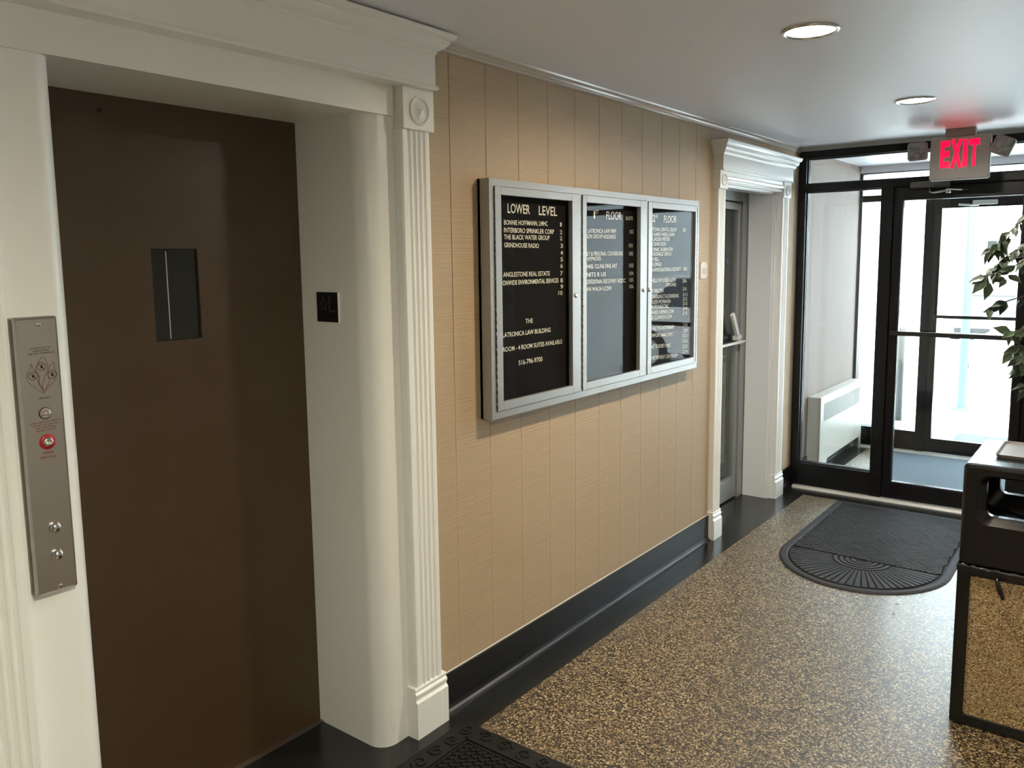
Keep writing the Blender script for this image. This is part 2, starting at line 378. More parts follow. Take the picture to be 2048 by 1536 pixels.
# left wall: grooved boards under grasscloth
w = MB()
def groove_pts(y0, y1, d=0.0026, hw=0.0022):
    P = [(0.0, y0)]
    k = 0
    while True:
        g = 2.2 + 0.2 * k
        k += 1
        if g > y1 - 0.01: break
        if g < y0 + 0.01: continue
        P += [(0.0, g - hw), (-d, g - hw * 0.4), (-d, g + hw * 0.4), (0.0, g + hw)]
    return P + [(0.0, y1), (-0.12, y1), (-0.12, y0)]
w.prism(groove_pts(2.066, 4.50), 'z', 1.25, H, 0)
w.prism(groove_pts(2.066, 4.50, 0.0015, 0.0019), 'z', 0.95, 1.25, 0)
w.prism(groove_pts(2.066, 4.50, 0.0007, 0.0016), 'z', 0.0, 0.95, 0)
w.prism(groove_pts(5.48, YS), 'z', 0.0, H, 0)
w.box(-0.12, 0.0, 4.50, 5.48, 2.12, H, 0)
w.box(-0.12, 0.0, -3.0, 0.60, 0.0, H, 0)
w.box(-0.006, 0.0016, 2.07, 4.43, 0.146, 0.1505, 1)
struct(w.build('wall_left', [TAN, CAULK]), 'tan grasscloth wall with vertical board grooves', 'wall')
# plaster return of the vestibule
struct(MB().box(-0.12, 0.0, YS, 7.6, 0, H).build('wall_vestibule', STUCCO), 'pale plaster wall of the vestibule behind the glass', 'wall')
struct(MB().box(XR, XR + 0.1, -3.0, YS, 0, H).build('wall_right', GREYWALL), 'grey wall on the right of the lobby', 'wall')
struct(MB().box(2.06, XV + 0.1, YS, YS + 0.1, 0, H).build('wall_front', M('dark_brown_wall', (0.10, 0.085, 0.07), 0.5)), 'dark wall on the right of the storefront', 'wall')
struct(MB().box(XV, XV + 0.1, YS + 0.1, 7.6, 0, H).build('wall_vestibule_right', OUTERWALL), 'pale plaster wall on the right of the vestibule', 'wall')
struct(MB().box(-0.12, XR, -3.1, -3.0, 0, H).build('wall_back', GREYWALL), 'grey wall at the near end of the lobby', 'wall')
b = MB()
b.box(-1.25, -1.2, 4.25, 5.86, 0, H); b.box(-1.2, -0.12, 4.25, 4.30, 0, H); b.box(-1.2, -0.12, 5.80, 5.86, 0, H)
struct(b.build('wall_suite', SUITEDARK), 'dim grey wall inside the suite behind its glass door', 'wall')
# baseboard with a cove
cove = [(0.0, 0.0), (0.034, 0.0), (0.022, 0.003), (0.0135, 0.010), (0.010, 0.022), (0.010, 0.146), (0.0, 0.146)]
bb = MB().prism([(x, z) for x, z in cove], 'y', 2.076, 4.425).prism(cove, 'y', 5.605, YS)
struct(bb.build('baseboard_left', COVE), 'black terrazzo cove baseboard along the tan wall', 'baseboard')
bb = MB().prism(cove, 'y', YS + 0.1, 7.45)
struct(bb.build('baseboard_vestibule', COVE), 'black baseboard along the vestibule wall', 'baseboard')

# crown strip under the ceiling
cr = [(0, H), (0.030, H), (0.027, H - 0.006), (0.014, H - 0.013), (0.012, H - 0.020), (0.017, H - 0.024), (0.017, H - 0.029), (0.012, H - 0.033), (0, H - 0.033)]
TANGLOSS = M('tan_gloss_trim', (0.60, 0.54, 0.47), 0.14)
struct(MB().prism(cr, 'y', 2.07, YS).build('trim_1', TANGLOSS), 'narrow tan crown strip where wall meets ceiling', 'trim')

# --- elevator surround: rounded jambs and header
def arc(cx, cy, r, a0, a1, n=8):
    return [(cx + r * math.cos(math.radians(a0 + (a1 - a0) * i / n)), cy + r * math.sin(math.radians(a0 + (a1 - a0) * i / n))) for i in range(n + 1)]
j = MB()
j.prism([(-0.40, 1.797)] + arc(-0.065, 1.862, 0.065, -90, 0) + [(0.0, 2.066), (-0.40, 2.066)], 'z', 0, 2.131, 0, True)
j.prism([(-0.40, 0.60), (0.0, 0.60)] + arc(-0.05, 0.833, 0.05, 0, 90) + [(-0.40, 0.883)], 'z', 0, 2.131, 0, True)
j.box(-0.40, 0.008, 0.60, 1.922, 2.131, H)
j.box(-0.40, 0.0, 1.922, 2.066, 2.131, H)
jo = j.build('trim_2', WHITE)
for p in jo.data.polygons:
    p.use_smooth = len(p.vertices) == 4 and abs(p.normal.z) < 0.5
md = jo.modifiers.new('es', 'EDGE_SPLIT'); md.split_angle = 0.5
struct(jo, 'white rounded jambs and header around the elevator', 'trim')

def fluted(mb, x, y0, y1, z0, z1, n=4, d=0.006):
    """pilaster shaft with n flutes, front at x"""
    P = [(0.0, y0), (x - 0.006, y0), (x, y0 + 0.006)]
    m = (y1 - y0)
    a = y0 + m * 0.16; bwid = m * 0.68 / n
    for k in range(n):
        s = a + k * bwid + bwid * 0.14; e = a + (k + 1) * bwid - bwid * 0.14
        P.append((x, s))
        for t in (0.15, 0.5, 0.85):
            P.append((x - d * math.sin(PI * t), s + (e - s) * t))
        P.append((x, e))
    P += [(x, y1 - 0.006), (x - 0.006, y1), (0.0, y1)]
    mb.prism(P, 'z', z0, z1)
def plinth(mb, x, y0, y1, z1):
    mb.prism([(0, 0), (x, 0), (x, z1 - 0.052), (x - 0.008, z1 - 0.044), (x - 0.008, z1 - 0.034), (x - 0.004, z1 - 0.030), (x - 0.004, z1 - 0.022), (x - 0.012, z1 - 0.014), (x - 0.008, z1 - 0.008), (x - 0.010, z1), (0, z1)], 'y', y0, y1)
def rosette(mb, x, cy, cz, r):
    mb.lathe([(r, -0.004), (r, 0.002), (r * 0.93, 0.006), (r * 0.86, 0.006), (r * 0.80, 0.001), (r * 0.74, 0.000), (r * 0.5, 0.003), (r * 0.2, 0.0055), (r * 0.12, 0.009), (0.0004, 0.011)], (x, cy, cz), 'x', 28)
p = MB()
fluted(p, 0.038, 1.925, 2.060, 0.18, 2.092)
plinth(p, 0.050, 1.915, 2.076, 0.186)
p.box(0, 0.046, 1.928, 2.072, 2.092, 2.224)
rosette(p, 0.046, 2.002, 2.153, 0.047)
struct(p.build('trim_3', FLUTE, bevel=0.0015), 'white fluted pilaster with rosette on the right of the elevator', 'trim')
p = MB()
fluted(p, 0.038, 0.595, 0.724, 0.18, 2.092)
p.prism([(0, 0.719), (0.018, 0.719), (0.018, 0.7355), (0.0, 0.7355)], 'z', 0.0, 2.092)
plinth(p, 0.050, 0.585, 0.736, 0.186)
p.box(0, 0.046, 0.59, 0.733, 2.092, 2.224)
rosette(p, 0.046, 0.66, 2.153, 0.047)
struct(p.build('trim_4', FLUTE, bevel=0.0015), 'white fluted pilaster at the left edge beside the call panel', 'trim')

def cornice(mb, prof, base, y0, y1):
    L = [[(0, y0 - (x - base) if x > 0 else y0 + base, z) for x, z in prof],
         [(x, y0 - (x - base) if x > 0 else y0 + base, z) for x, z in prof],
         [(x, y1 + (x - base) if x > 0 else y1 - base, z) for x, z in prof],
         [(0, y1 + (x - base) if x > 0 else y1 - base, z) for x, z in prof]]
    mb.rings(L, 0, False, True, True)
prof1 = [(0, 2.224), (0.072, 2.224), (0.0745, 2.231), (0.072, 2.238), (0.066, 2.240), (0.066, 2.336), (0.071, 2.339), (0.071, 2.348), (0.079, 2.351), (0.090, 2.358), (0.099, 2.369), (0.102, 2.374), (0.102, 2.380), (0.110, 2.383), (0.117, 2.389), (0.120, 2.396), (0.120, 2.401), (0, 2.401)]
p = MB(); cornice(p, prof1, 0.066, 0.56, 2.062)
struct(p.build('trim_5', WHITE), 'white crown cornice above the elevator opening', 'trim')

# --- suite doorway casing
p = MB()
p.box(-0.26, 0.0, 4.50, 4.53, 0, 2.09); p.box(-0.26, 0.0, 5.45, 5.48, 0, 2.09); p.box(-0.26, 0.0, 4.50, 5.48, 2.09, 2.12)
p.prism([(-0.185, 5.435), (-0.02, 5.435), (-0.014, 5.442), (-0.004, 5.442), (0.0, 5.452), (-0.185, 5.452)], 'z', 0, 2.09)
p.prism([(-0.10, 2.074), (-0.02, 2.074), (-0.014, 2.080), (-0.004, 2.080), (0.0, 2.09), (-0.10, 2.09)], 'y', 4.53, 5.45)
p.prism([(-0.02, 2.085), (0.028, 2.085), (0.034, 2.090), (0.030, 2.098), (0.030, 2.104), (0.041, 2.110), (0.046, 2.120), (0.038, 2.130), (0.038, 2.152), (-0.02, 2.152)], 'y', 4.535, 5.46)
struct(p.build('trim_6', GLOSSWHITE), 'white lining and reeded head of the suite doorway', 'trim')
p = MB()
fluted(p, 0.036, 4.43, 4.528, 0.16, 2.052)
plinth(p, 0.046, 4.424, 4.540, 0.168)
p.box(0, 0.044, 4.425, 4.535, 2.052, 2.152)
rosette(p, 0.044, 4.48, 2.10, 0.036)
struct(p.build('trim_7', FLUTE, bevel=0.0015), 'white fluted pilaster on the near side of the suite doorway', 'trim')
p = MB()
fluted(p, 0.036, 5.465, 5.59, 0.16, 2.052)
plinth(p, 0.046, 5.455, 5.605, 0.168)
p.box(0, 0.044, 5.46, 5.60, 2.052, 2.152)
rosette(p, 0.044, 5.53, 2.10, 0.036)
struct(p.build('trim_8', FLUTE, bevel=0.0015), 'white fluted pilaster on the far side of the suite doorway', 'trim')
prof2 = [(0, 2.152), (0.062, 2.152), (0.064, 2.158), (0.058, 2.162), (0.058, 2.238), (0.064, 2.240), (0.070, 2.247), (0.073, 2.256), (0.073, 2.261), (0.080, 2.264), (0.086, 2.272), (0.089, 2.282), (0.089, 2.287), (0.096, 2.290), (0.101, 2.298), (0.104, 2.308), (0.104, 2.314), (0, 2.314)]
p = MB(); cornice(p, prof2, 0.058, 4.43, 5.59)
struct(p.build('trim_9', GLOSSWHITE), 'white stepped cornice above the suite doorway', 'trim')

# ------------------------------------------------------------------ elevator door
d = MB()
X0, X1 = -0.372, -0.333
wy0, wy1, wz0, wz1 = 1.263, 1.411, 1.441, 1.713
d.box(X0, X1, 0.84, wy0, 0.006, 2.138); d.box(X0, X1, wy1, 1.84, 0.006, 2.138)
d.box(X0, X1, wy0, wy1, 0.006, wz0); d.box(X0, X1, wy0, wy1, wz1, 2.138)
ed = struct(d.build('door_1', DOORBROWN), 'brown steel elevator door with a narrow vision panel', 'door')
MB().box(-0.366, -0.342, wy0, wy1, wz0, wz1).build('vision_panel', DARKSHAFT, ed)
gl = MB()
gl.box(-0.3418, -0.3408, 1.3115, 1.3145, wz0 + 0.005, wz1 - 0.008)
gl.build('panel_glint', M('glint_metal', (0.8, 0.82, 0.82), 0.22, metal=1.0), ed)  # added metal strip standing in for a bright reflection line in the pane
MB().cyl((-0.333, 1.143, 2.087), 'x', 0.007, -0.002, 0.002, 12).build('bolt_hole', PLAQUEBLACK, ed)
struct(MB().box(-0.40, -0.315, 0.84, 1.797, 0.0, 0.005).build('trim_10', M('sill_metal', (0.20, 0.15, 0.12), 0.4, metal=0.7)), 'thin metal sill under the elevator door', 'trim')

# ------------------------------------------------------------------ suite door
d = MB()
d.box(-0.245, -0.19, 5.352, 5.45, 0, 2.09); d.box(-0.245, -0.19, 4.53, 4.60, 0, 2.09); d.box(-0.245, -0.19, 4.60, 5.352, 2.03, 2.09)
sd = struct(d.build('door_2', ALUGREY, bevel=0.002), 'grey aluminium and glass door of the suite', 'door')
d = MB()
d.box(-0.235, -0.20, 5.295, 5.345, 0.01, 2.022); d.box(-0.235, -0.20, 4.607, 4.657, 0.01, 2.022)
d.box(-0.235, -0.20, 4.657, 5.295, 0.01, 0.155); d.box(-0.235, -0.20, 4.657, 5.295, 1.975, 2.022)
leaf = d.build('leaf_frame', ALUGREY, sd, bevel=0.002)
MB().box(-0.222, -0.216, 4.657, 5.295, 0.155, 1.975).build('glass_pane', GLASS, sd)
bl = MB()
for i in range(60):
    z = 0.26 + i * 0.0125
    bl.obox((-0.262, 4.977, z), (0, 1, 0), (0.35, 0, 0.94), (0.94, 0, -0.35), 0.31, 0.0062, 0.0006)
bl.build('blind', BLIND, sd)
pb = MB().tube([(-0.200, 4.615, 1.095), (-0.155, 4.64, 1.095), (-0.145, 4.68, 1.095), (-0.145, 5.27, 1.10), (-0.150, 5.32, 1.10), (-0.19, 5.338, 1.10)], 0.011, 10)
pb.build('push_bar', ALULIGHT, sd)
hd = MB().obox((-0.172, 5.222, 1.195), (0, 0.56, -0.83), (0, 0.83, 0.56), (1, 0, 0), 0.115, 0.019, 0.012)
hd.obox((-0.178, 5.268, 1.128), (0, 1, 0.1), (0, 0, 1), (1, 0, 0), 0.030, 0.016, 0.022)
hd.build('pull_handle', WHITEPLASTIC, sd, bevel=0.005)
tx = MB(); text(tx, 'IN', (-0.2150, 5.105, 1.612), (0, 1, 0), (0, 0, 1), 0.075, 0.055, 0, 0.03)
text(tx, 'IN', (-0.2150, 5.105, 1.372), (0, 1, 0), (0, 0, 1), 0.035, 0.028, 0, 0.01)
tx.build('door_lettering', PLAQUEBLACK, sd)

# ------------------------------------------------------------------ inner storefront
wf = MB()
wf.box(0.006, 0.056, YS, YS + 0.1, 0, 2.385)                 # left jamb
wf.box(2.005, 2.058, YS, YS + 0.1, 0, 2.385)
wf.box(0.056, 2.005, YS, YS + 0.1, 2.335, 2.385)
wf.box(0.056, 2.005, YS, YS + 0.1, 2.108, 2.160)
wf.box(0.552, 0.628, YS - 0.006, YS + 0.106, 0, 2.108)       # mullions by the door
wf.box(1.418, 1.492, YS - 0.006, YS + 0.106, 0, 2.108)
wf.box(0.056, 0.552, YS, YS + 0.1, 0.018, 0.178)
wf.box(1.492, 2.005, YS, YS + 0.1, 0.018, 0.178)
wf.box(0.620, 0.652, YS + 0.050, YS + 0.1, 0.02, 2.108); wf.box(1.394, 1.424, YS + 0.050, YS + 0.1, 0.02, 2.108); wf.box(0.620, 1.424, YS + 0.050, YS + 0.1, 2.082, 2.112)
w1 = struct(wf.build('window_1', BLACKMETAL, bevel=0.002), 'black metal storefront frame between lobby and vestibule', 'window')
for n, a in (('sidelight_pane', (0.056, 0.552, 0.178, 2.108)), ('transom_pane', (0.056, 2.005, 2.160, 2.335)), ('sidelight_pane', (1.492, 2.005, 0.178, 2.108))):
    MB().box(a[0], a[1], YS + 0.047, YS + 0.053, a[2], a[3]).build(n, GLASS, w1)
beads = MB()
for x0, x1, z0, z1 in ((0.056, 0.552, 0.178, 2.108), (0.056, 2.005, 2.160, 2.335), (1.492, 2.005, 0.178, 2.108)):
    for y in (YS + 0.030, YS + 0.056):
        beads.box(x0, x0 + 0.008, y, y + 0.014, z0, z1); beads.box(x1 - 0.008, x1, y, y + 0.014, z0, z1)
        beads.box(x0, x1, y, y + 0.014, z0, z0 + 0.008); beads.box(x0, x1, y, y + 0.014, z1 - 0.008, z1)
beads.build('glazing_bead', BLACKTRIM, w1)
struct(MB().box(0.0, 2.058, YS - 0.005, YS + 0.105, 2.385, H).build('trim_11', M('grey_head_trim', (0.42, 0.41, 0.39), 0.4)), 'grey filler strip between storefront frame and ceiling', 'trim')
struct(MB().prism([(5.815, 0), (5.97, 0), (5.97, 0.016), (5.83, 0.016)], 'x', 0.034, 2.058).build('trim_12', ALULIGHT), 'pale metal threshold under the black storefront', 'trim')

def leafdoor(name, y, label, zb):
    d = MB()
    d.box(0.634, 0.682, y, y + 0.045, 0.02, 2.10); d.box(1.364, 1.412, y, y + 0.045, 0.02, 2.10)
    d.box(0.682, 1.364, y, y + 0.045, 2.026, 2.10); d.box(0.682, 1.364, y, y + 0.045, 0.02, 0.128)
    o = struct(d.build(name, BLACKMETAL, bevel=0.002), label, 'door')
    MB().box(0.682, 1.364, y + 0.019, y + 0.025, 0.128, 2.026).build('glass_pane', GLASS, o)
    pbar = MB().box(0.650, 1.400, y - 0.052, y - 0.036, zb - 0.014, zb + 0.016)
    pbar.box(0.652, 0.674, y - 0.040, y + 0.001, zb - 0.010, zb + 0.012); pbar.box(1.372, 1.394, y - 0.040, y + 0.001, zb - 0.010, zb + 0.012)
    pbar.build('push_bar', BLACKTRIM, o, bevel=0.003)
    bd = MB()
    for yy in (y + 0.006, y + 0.027):
        bd.box(0.682, 0.690, yy, yy + 0.011, 0.128, 2.026); bd.box(1.356, 1.364, yy, yy + 0.011, 0.128, 2.026)
        bd.box(0.682, 1.364, yy, yy + 0.011, 0.128, 0.136); bd.box(0.682, 1.364, yy, yy + 0.011, 2.018, 2.026)
    bd.build('glazing_bead', BLACKTRIM, o)
    return o
d3 = leafdoor('door_3', YS + 0.002, 'black framed glass door into the vestibule', 1.150)
cl = MB().box(0.735, 0.965, YS - 0.050, YS - 0.002, 2.088, 2.128)
clo = cl.build('door_closer', M('closer_body', (0.11, 0.11, 0.10), 0.45, metal=0.4), d3, bevel=0.006)
MB().tube([(0.845, YS - 0.025, 2.088), (0.85, YS - 0.027, 2.062), (0.87, YS - 0.04, 2.056), (0.965, YS - 0.12, 2.060)], 0.006, 8).cyl((0.97, YS - 0.125, 2.056), 'z', 0.014, -0.012, 0.014, 16).tube([(0.97, YS - 0.125, 2.066), (1.06, YS - 0.01, 2.066)], 0.005, 8).build('closer_arm', STEEL, d3)

# ------------------------------------------------------------------ outer storefront
wf = MB()
wf.box(0.004, 0.024, YO, YO + 0.1, 0, 2.350); wf.box(3.03, XV - 0.002, YO, YO + 0.1, 0, 2.350)
wf.box(0.024, 3.03, YO, YO + 0.1, 2.343, 2.352)
wf.box(0.024, 3.03, YO, YO + 0.1, 2.112, 2.165)
wf.box(0.517, 0.585, YO, YO + 0.1, 0, 2.112); wf.box(1.418, 1.492, YO, YO + 0.1, 0, 2.112)
wf.box(0.024, 0.517, YO, YO + 0.1, 0.02, 0.18); wf.box(1.492, 3.03, YO, YO + 0.1, 0.02, 0.18)
wf.box(0.580, 0.610, YO + 0.050, YO + 0.1, 0.02, 2.112); wf.box(1.394, 1.424, YO + 0.050, YO + 0.1, 0.02, 2.112); wf.box(0.58, 1.424, YO + 0.050, YO + 0.1, 2.086, 2.115)
w2 = struct(wf.build('window_2', BLACKMETAL, bevel=0.002), 'black metal storefront frame between vestibule and street', 'window')
for n, a in (('sidelight_pane', (0.024, 0.517, 0.18, 2.112)), ('transom_pane', (0.024, 3.03, 2.165, 2.343)), ('sidelight_pane', (1.492, 3.03, 0.18, 2.112))):
    MB().box(a[0], a[1], YO + 0.047, YO + 0.053, a[2], a[3]).build(n, GLASS, w2)
d = MB()
yy = YO + 0.002
d.box(0.588, 0.640, yy, yy + 0.045, 0.02, 2.105); d.box(1.362, 1.412, yy, yy + 0.045, 0.02, 2.105)
d.box(0.640, 1.362, yy, yy + 0.045, 2.034, 2.105); d.box(0.640, 1.362, yy, yy + 0.045, 0.02, 0.136)
d4 = struct(d.build('door_4', BLACKMETAL, bevel=0.002), 'black framed glass street door beyond the vestibule', 'door')
MB().box(0.640, 1.362, yy + 0.019, yy + 0.025, 0.136, 2.034).build('glass_pane', GLASS, d4)
pbar = MB().box(0.612, 1.392, yy - 0.052, yy - 0.036, 1.146, 1.172)
pbar.box(0.615, 0.636, yy - 0.04, yy + 0.001, 1.150, 1.168); pbar.box(1.368, 1.389, yy - 0.04, yy + 0.001, 1.150, 1.168)
pbar.build('push_bar', BLACKTRIM, d4, bevel=0.003)
MB().box(0.86, 1.03, yy - 0.045, yy - 0.001, 2.050, 2.084).build('door_closer', ALULIGHT, d4, bevel=0.004)
MB().tube([(0.90, yy - 0.03, 2.05), (0.86, yy - 0.08, 2.045), (0.78, yy - 0.14, 2.05)], 0.008, 8).build('closer_arm', ALULIGHT, d4)
struct(MB().box(0.0, XV, YO - 0.002, 7.60, 2.352, H).build('trim_13', CEIL), 'white header above the outer storefront', 'trim')
struct(MB().prism([(7.40, 0), (7.66, 0), (7.66, 0.016), (7.42, 0.016)], 'x', 0.0, XV).build('trim_14', ALULIGHT), 'pale metal threshold of the street door', 'trim')

# ------------------------------------------------------------------ outside
g = MB()
g.add([(-30, 7.66, -0.05), (30, 7.66, -0.05), (30, 14, -0.05), (-30, 14, -0.05), (-30, 32, -1.2), (30, 32, -1.2), (-60, 120, -1.2), (60, 120, -1.2),
       (-30, 7.66, -0.4), (30, 7.66, -0.4), (30, 14, -0.4), (-30, 14, -0.4)],
      [(0, 1, 2, 3), (3, 2, 5, 4), (4, 5, 7, 6)])
g2 = g.build('ground', CONCRETE)
struct(g2, 'sunlit pale pavement and car park outside', 'ground')
struct(MB().box(-0.25, 0.0, 7.6, 9.0, -0.05, 3.4).build('wall_exterior', OUTERWALL), 'white rendered wall beside the street door', 'wall')
# ================================================================== THINGS
# --- directory cabinet
dc = thing('directory_cabinet', 'silver framed building directory with three glazed doors hung on tan wall', 'directory board', (0, 3.236, 1.07))
c = MB()
Y0, Y1, Z0, Z1 = 2.346, 4.126, 1.070, 1.963
c.box(0.0005, 0.012, Y0, Y1, Z0, Z1)
c.box(0.0005, 0.056, Y0, Y0 + 0.026, Z0, Z1); c.box(0.0005, 0.056, Y1 - 0.022, Y1, Z0, Z1)
c.box(0.0005, 0.056, Y0 + 0.026, Y1 - 0.022, Z0, Z0 + 0.027); c.box(0.0005, 0.056, Y0 + 0.026, Y1 - 0.022, Z1 - 0.026, Z1)
c.box(0.0005, 0.056, 2.955, 2.966, Z0 + 0.027, Z1 - 0.026); c.box(0.0005, 0.056, 3.541, 3.554, Z0 + 0.027, Z1 - 0.026)
c.build('case', ALU, dc)
DO = [(2.3755, 2.954, 2.412, 2.890), (2.970, 3.540, 3.001, 3.477), (3.555, 4.098, 3.594, 4.078)]
zd0, zd1, zg0, zg1 = 1.0985, 1.9355, 1.131, 1.906
for k, (a, b_, ga, gb) in enumerate(DO):
    fr = MB()
    fr.box(0.040, 0.060, a, ga, zd0, zd1); fr.box(0.040, 0.060, gb, b_, zd0, zd1)
    fr.box(0.040, 0.060, ga, gb, zd0, zg0); fr.box(0.040, 0.060, ga, gb, zg1, zd1)
    do = fr.build('door_frame', ALU, dc, bevel=0.0015)
    MB().box(0.046, 0.050, ga, gb, zg0, zg1).build('glass_pane', DIRGLASS, do)
    hy = {0: 2.3738, 1: 2.968, 2: 4.101}[k]
    hg = MB()
    for i in range(28):
        z = zd0 + 0.008 + i * 0.0295
        hg.cyl((0.0575, hy, z), 'z', 0.0036, 0.0, 0.0275, 8)
    hg.build('hinge', HINGE, do)
    ky = {0: 2.915, 1: 3.508, 2: 3.570}[k]
    MB().lathe([(0.0095, 0.0), (0.0095, 0.004), (0.007, 0.0065), (0.0035, 0.007), (0.003, 0.005), (0.0004, 0.005)], (0.060, ky, 1.514), 'x', 16, 0, True, True).build('lock', CHROME, do)
    bo = MB().box(0.0122, 0.024, ga - 0.02, gb + 0.02, zg0 - 0.02, zg1 + 0.02).build('letter_board', FELT, dc)
    for s, y, z, wd, dz, h in TEXTS[k]:
        u = Vector((0, 1, dz / max(wd, 0.01)))
        tm = MB()
        text(tm, s, (0.0255, y, z), u, (0, 0, 1), wd, h * 0.96, 0, 0.0 if k else 0.008)
        tm.build('text_line', LETTER, bo)

# --- elevator call panel
cp = thing('call_panel', 'brushed steel elevator call panel with two round buttons on white jamb', 'call panel', (0, 0.786, 0.927))
PL = rrect(0.741, 0.833, 0.927, 1.557, 0.004, 3)
m = MB()
m.rings([[(0.0002, y, z) for y, z in PL], [(0.024, y, z) for y, z in PL], [(0.030, 0.787 + (y - 0.787) * 0.88, 1.242 + (z - 1.242) * 0.982) for y, z in PL]], 0, False, True, True)
m.build('face_plate', STEEL, cp)
for z in (1.541, 0.941):
    MB().lathe([(0.0055, 0.0), (0.0050, 0.002), (0.003, 0.0032), (0.0004, 0.0036)], (0.030, 0.791, z), 'x', 14).build('screw', CHROME, cp)
for z in (1.080, 1.016):
    bt = MB().lathe([(0.0125, 0.0), (0.0125, 0.004), (0.0115, 0.008), (0.008, 0.0115), (0.004, 0.013), (0.0004, 0.0135)], (0.030, 0.791, z), 'x', 24)
    tag(bt.build('button', CHROME, cp), 'domed chrome call button', 'x')
jw = MB().lathe([(0.0135, 0.0), (0.0135, 0.0022), (0.0115, 0.0026)], (0.030, 0.791, 1.342), 'x', 24, 0).build('jewel_bezel', BLACKPRINT, cp)
MB().lathe([(0.0118, 0.0), (0.0118, 0.003), (0.006, 0.0042), (0.0004, 0.0045)], (0.030, 0.791, 1.342), 'x', 24).build('fire_jewel', JEWEL, cp)
hat = MB(); hat.tube([(0.0347, 0.783, 1.338), (0.0347, 0.785, 1.346), (0.0347, 0.791, 1.350), (0.0347, 0.797, 1.345), (0.0347, 0.799, 1.338), (0.0347, 0.783, 1.338)], 0.0006, 5)
hat.build('hat_symbol', REDPRINT, cp)
MB().lathe([(0.0175, 0.0), (0.0175, 0.0012), (0.009, 0.0014)], (0.030, 0.791, 1.277), 'x', 28).build('red_ring', RED, cp)
MB().lathe([(0.0105, 0.0), (0.0105, 0.005), (0.008, 0.0065), (0.003, 0.0065), (0.0028, 0.003), (0.0004, 0.003)], (0.0305, 0.791, 1.277), 'x', 12).build('key_switch', CHROME, cp)
tm = MB(); tr_ = MB()
X = 0.0305
fl_ = MB()
for i, (s, wd) in enumerate((('IN FIRE DO NOT USE', 0.042), ('ELEVATORS', 0.034), ('USE EXIT STAIRWAYS', 0.056))):
    text(tm, s, (X, 0.793 - wd / 2, 1.4865 - i * 0.0062), (0, 1, 0.02), (0, 0, 1), wd, 0.0038)
ue = MB(); text(ue, 'USE EXIT', (X, 0.780, 1.3745), (0, 1, 0), (0, 0, 1), 0.024, 0.0042)
for i, (s, wd) in enumerate((('WHEN FLASHING OR ILLUMINATED', 0.066), ('DO NOT USE ELEVATOR', 0.052), ('USE THE STAIRS', 0.040), ('AND EXIT', 0.044))):
    text(tr_, s, (X, 0.790 - wd / 2, 1.3205 - i * 0.0062), (0, 1, 0.02), (0, 0, 1), wd, 0.0034)
fr_ = MB(); text(fr_, 'FIRE', (X, 0.7805, 1.2495), (0, 1, 0), (0, 0, 1), 0.022, 0.0055)
text(fr_, 'RECALL', (X, 0.7745, 1.240), (0, 1, 0), (0, 0, 1), 0.033, 0.0058)
def curve(pts, n=24):
    """smooth closed-less Catmull-Rom through pts (y,z)"""
    out = []
    for i in range(len(pts) - 1):
        p0 = pts[max(i - 1, 0)]; p1 = pts[i]; p2 = pts[i + 1]; p3 = pts[min(i + 2, len(pts) - 1)]
        for k in range(6):
            t = k / 6
            out.append(tuple(0.5 * (2 * p1[a] + (p2[a] - p0[a]) * t + (2 * p0[a] - 5 * p1[a] + 4 * p2[a] - p3[a]) * t * t + (3 * p1[a] - p0[a] - 3 * p2[a] + p3[a]) * t ** 3) for a in (0, 1)))
    return out + [pts[-1]]
FL = [[(0.792, 1.386), (0.772, 1.404), (0.761, 1.418), (0.760, 1.433), (0.769, 1.446), (0.770, 1.455), (0.776, 1.440), (0.784, 1.430), (0.782, 1.412), (0.792, 1.390)],
      [(0.792, 1.392), (0.784, 1.412), (0.786, 1.425), (0.779, 1.440), (0.783, 1.452), (0.795, 1.469), (0.803, 1.455), (0.804, 1.441), (0.796, 1.422), (0.790, 1.404), (0.793, 1.394)],
      [(0.792, 1.386), (0.800, 1.398), (0.814, 1.410), (0.823, 1.424), (0.818, 1.440), (0.818, 1.455), (0.806, 1.440), (0.803, 1.424), (0.806, 1.412), (0.795, 1.394)]]
for L in FL:
    fl_.tube([(X, y, z) for y, z in curve(L)], 0.00045, 5)
for cy, cz in ((0.791, 1.447), (0.772, 1.428), (0.812, 1.427)):
    sy_ = MB(); sy_.tube([(X, cy + 0.009 * math.cos(t * PI / 12), cz + 0.009 * math.sin(t * PI / 12)) for t in range(24)], 0.0006, 5, 0, True)
    sy_.tube([(X, cy - 0.006, cz + 0.006), (X, cy + 0.006, cz - 0.006)], 0.0005, 5)
    sy_.box(X - 0.0002, X + 0.0002, cy - 0.002, cy + 0.003, cz - 0.004, cz + 0.002)
    sy_.cyl((X, cy + 0.001, cz + 0.004), 'x', 0.0015, -0.0002, 0.0003, 10)
    sy_.build('warning_symbol', BLACKPRINT, cp)
tm.build('warning_print', BLACKPRINT, cp); ue.build('exit_print', BLACKPRINT, cp); tr_.build('lamp_print', REDPRINT, cp); fr_.build('recall_print', REDPRINT, cp); fl_.build('flame_outline', REDPRINT, cp)

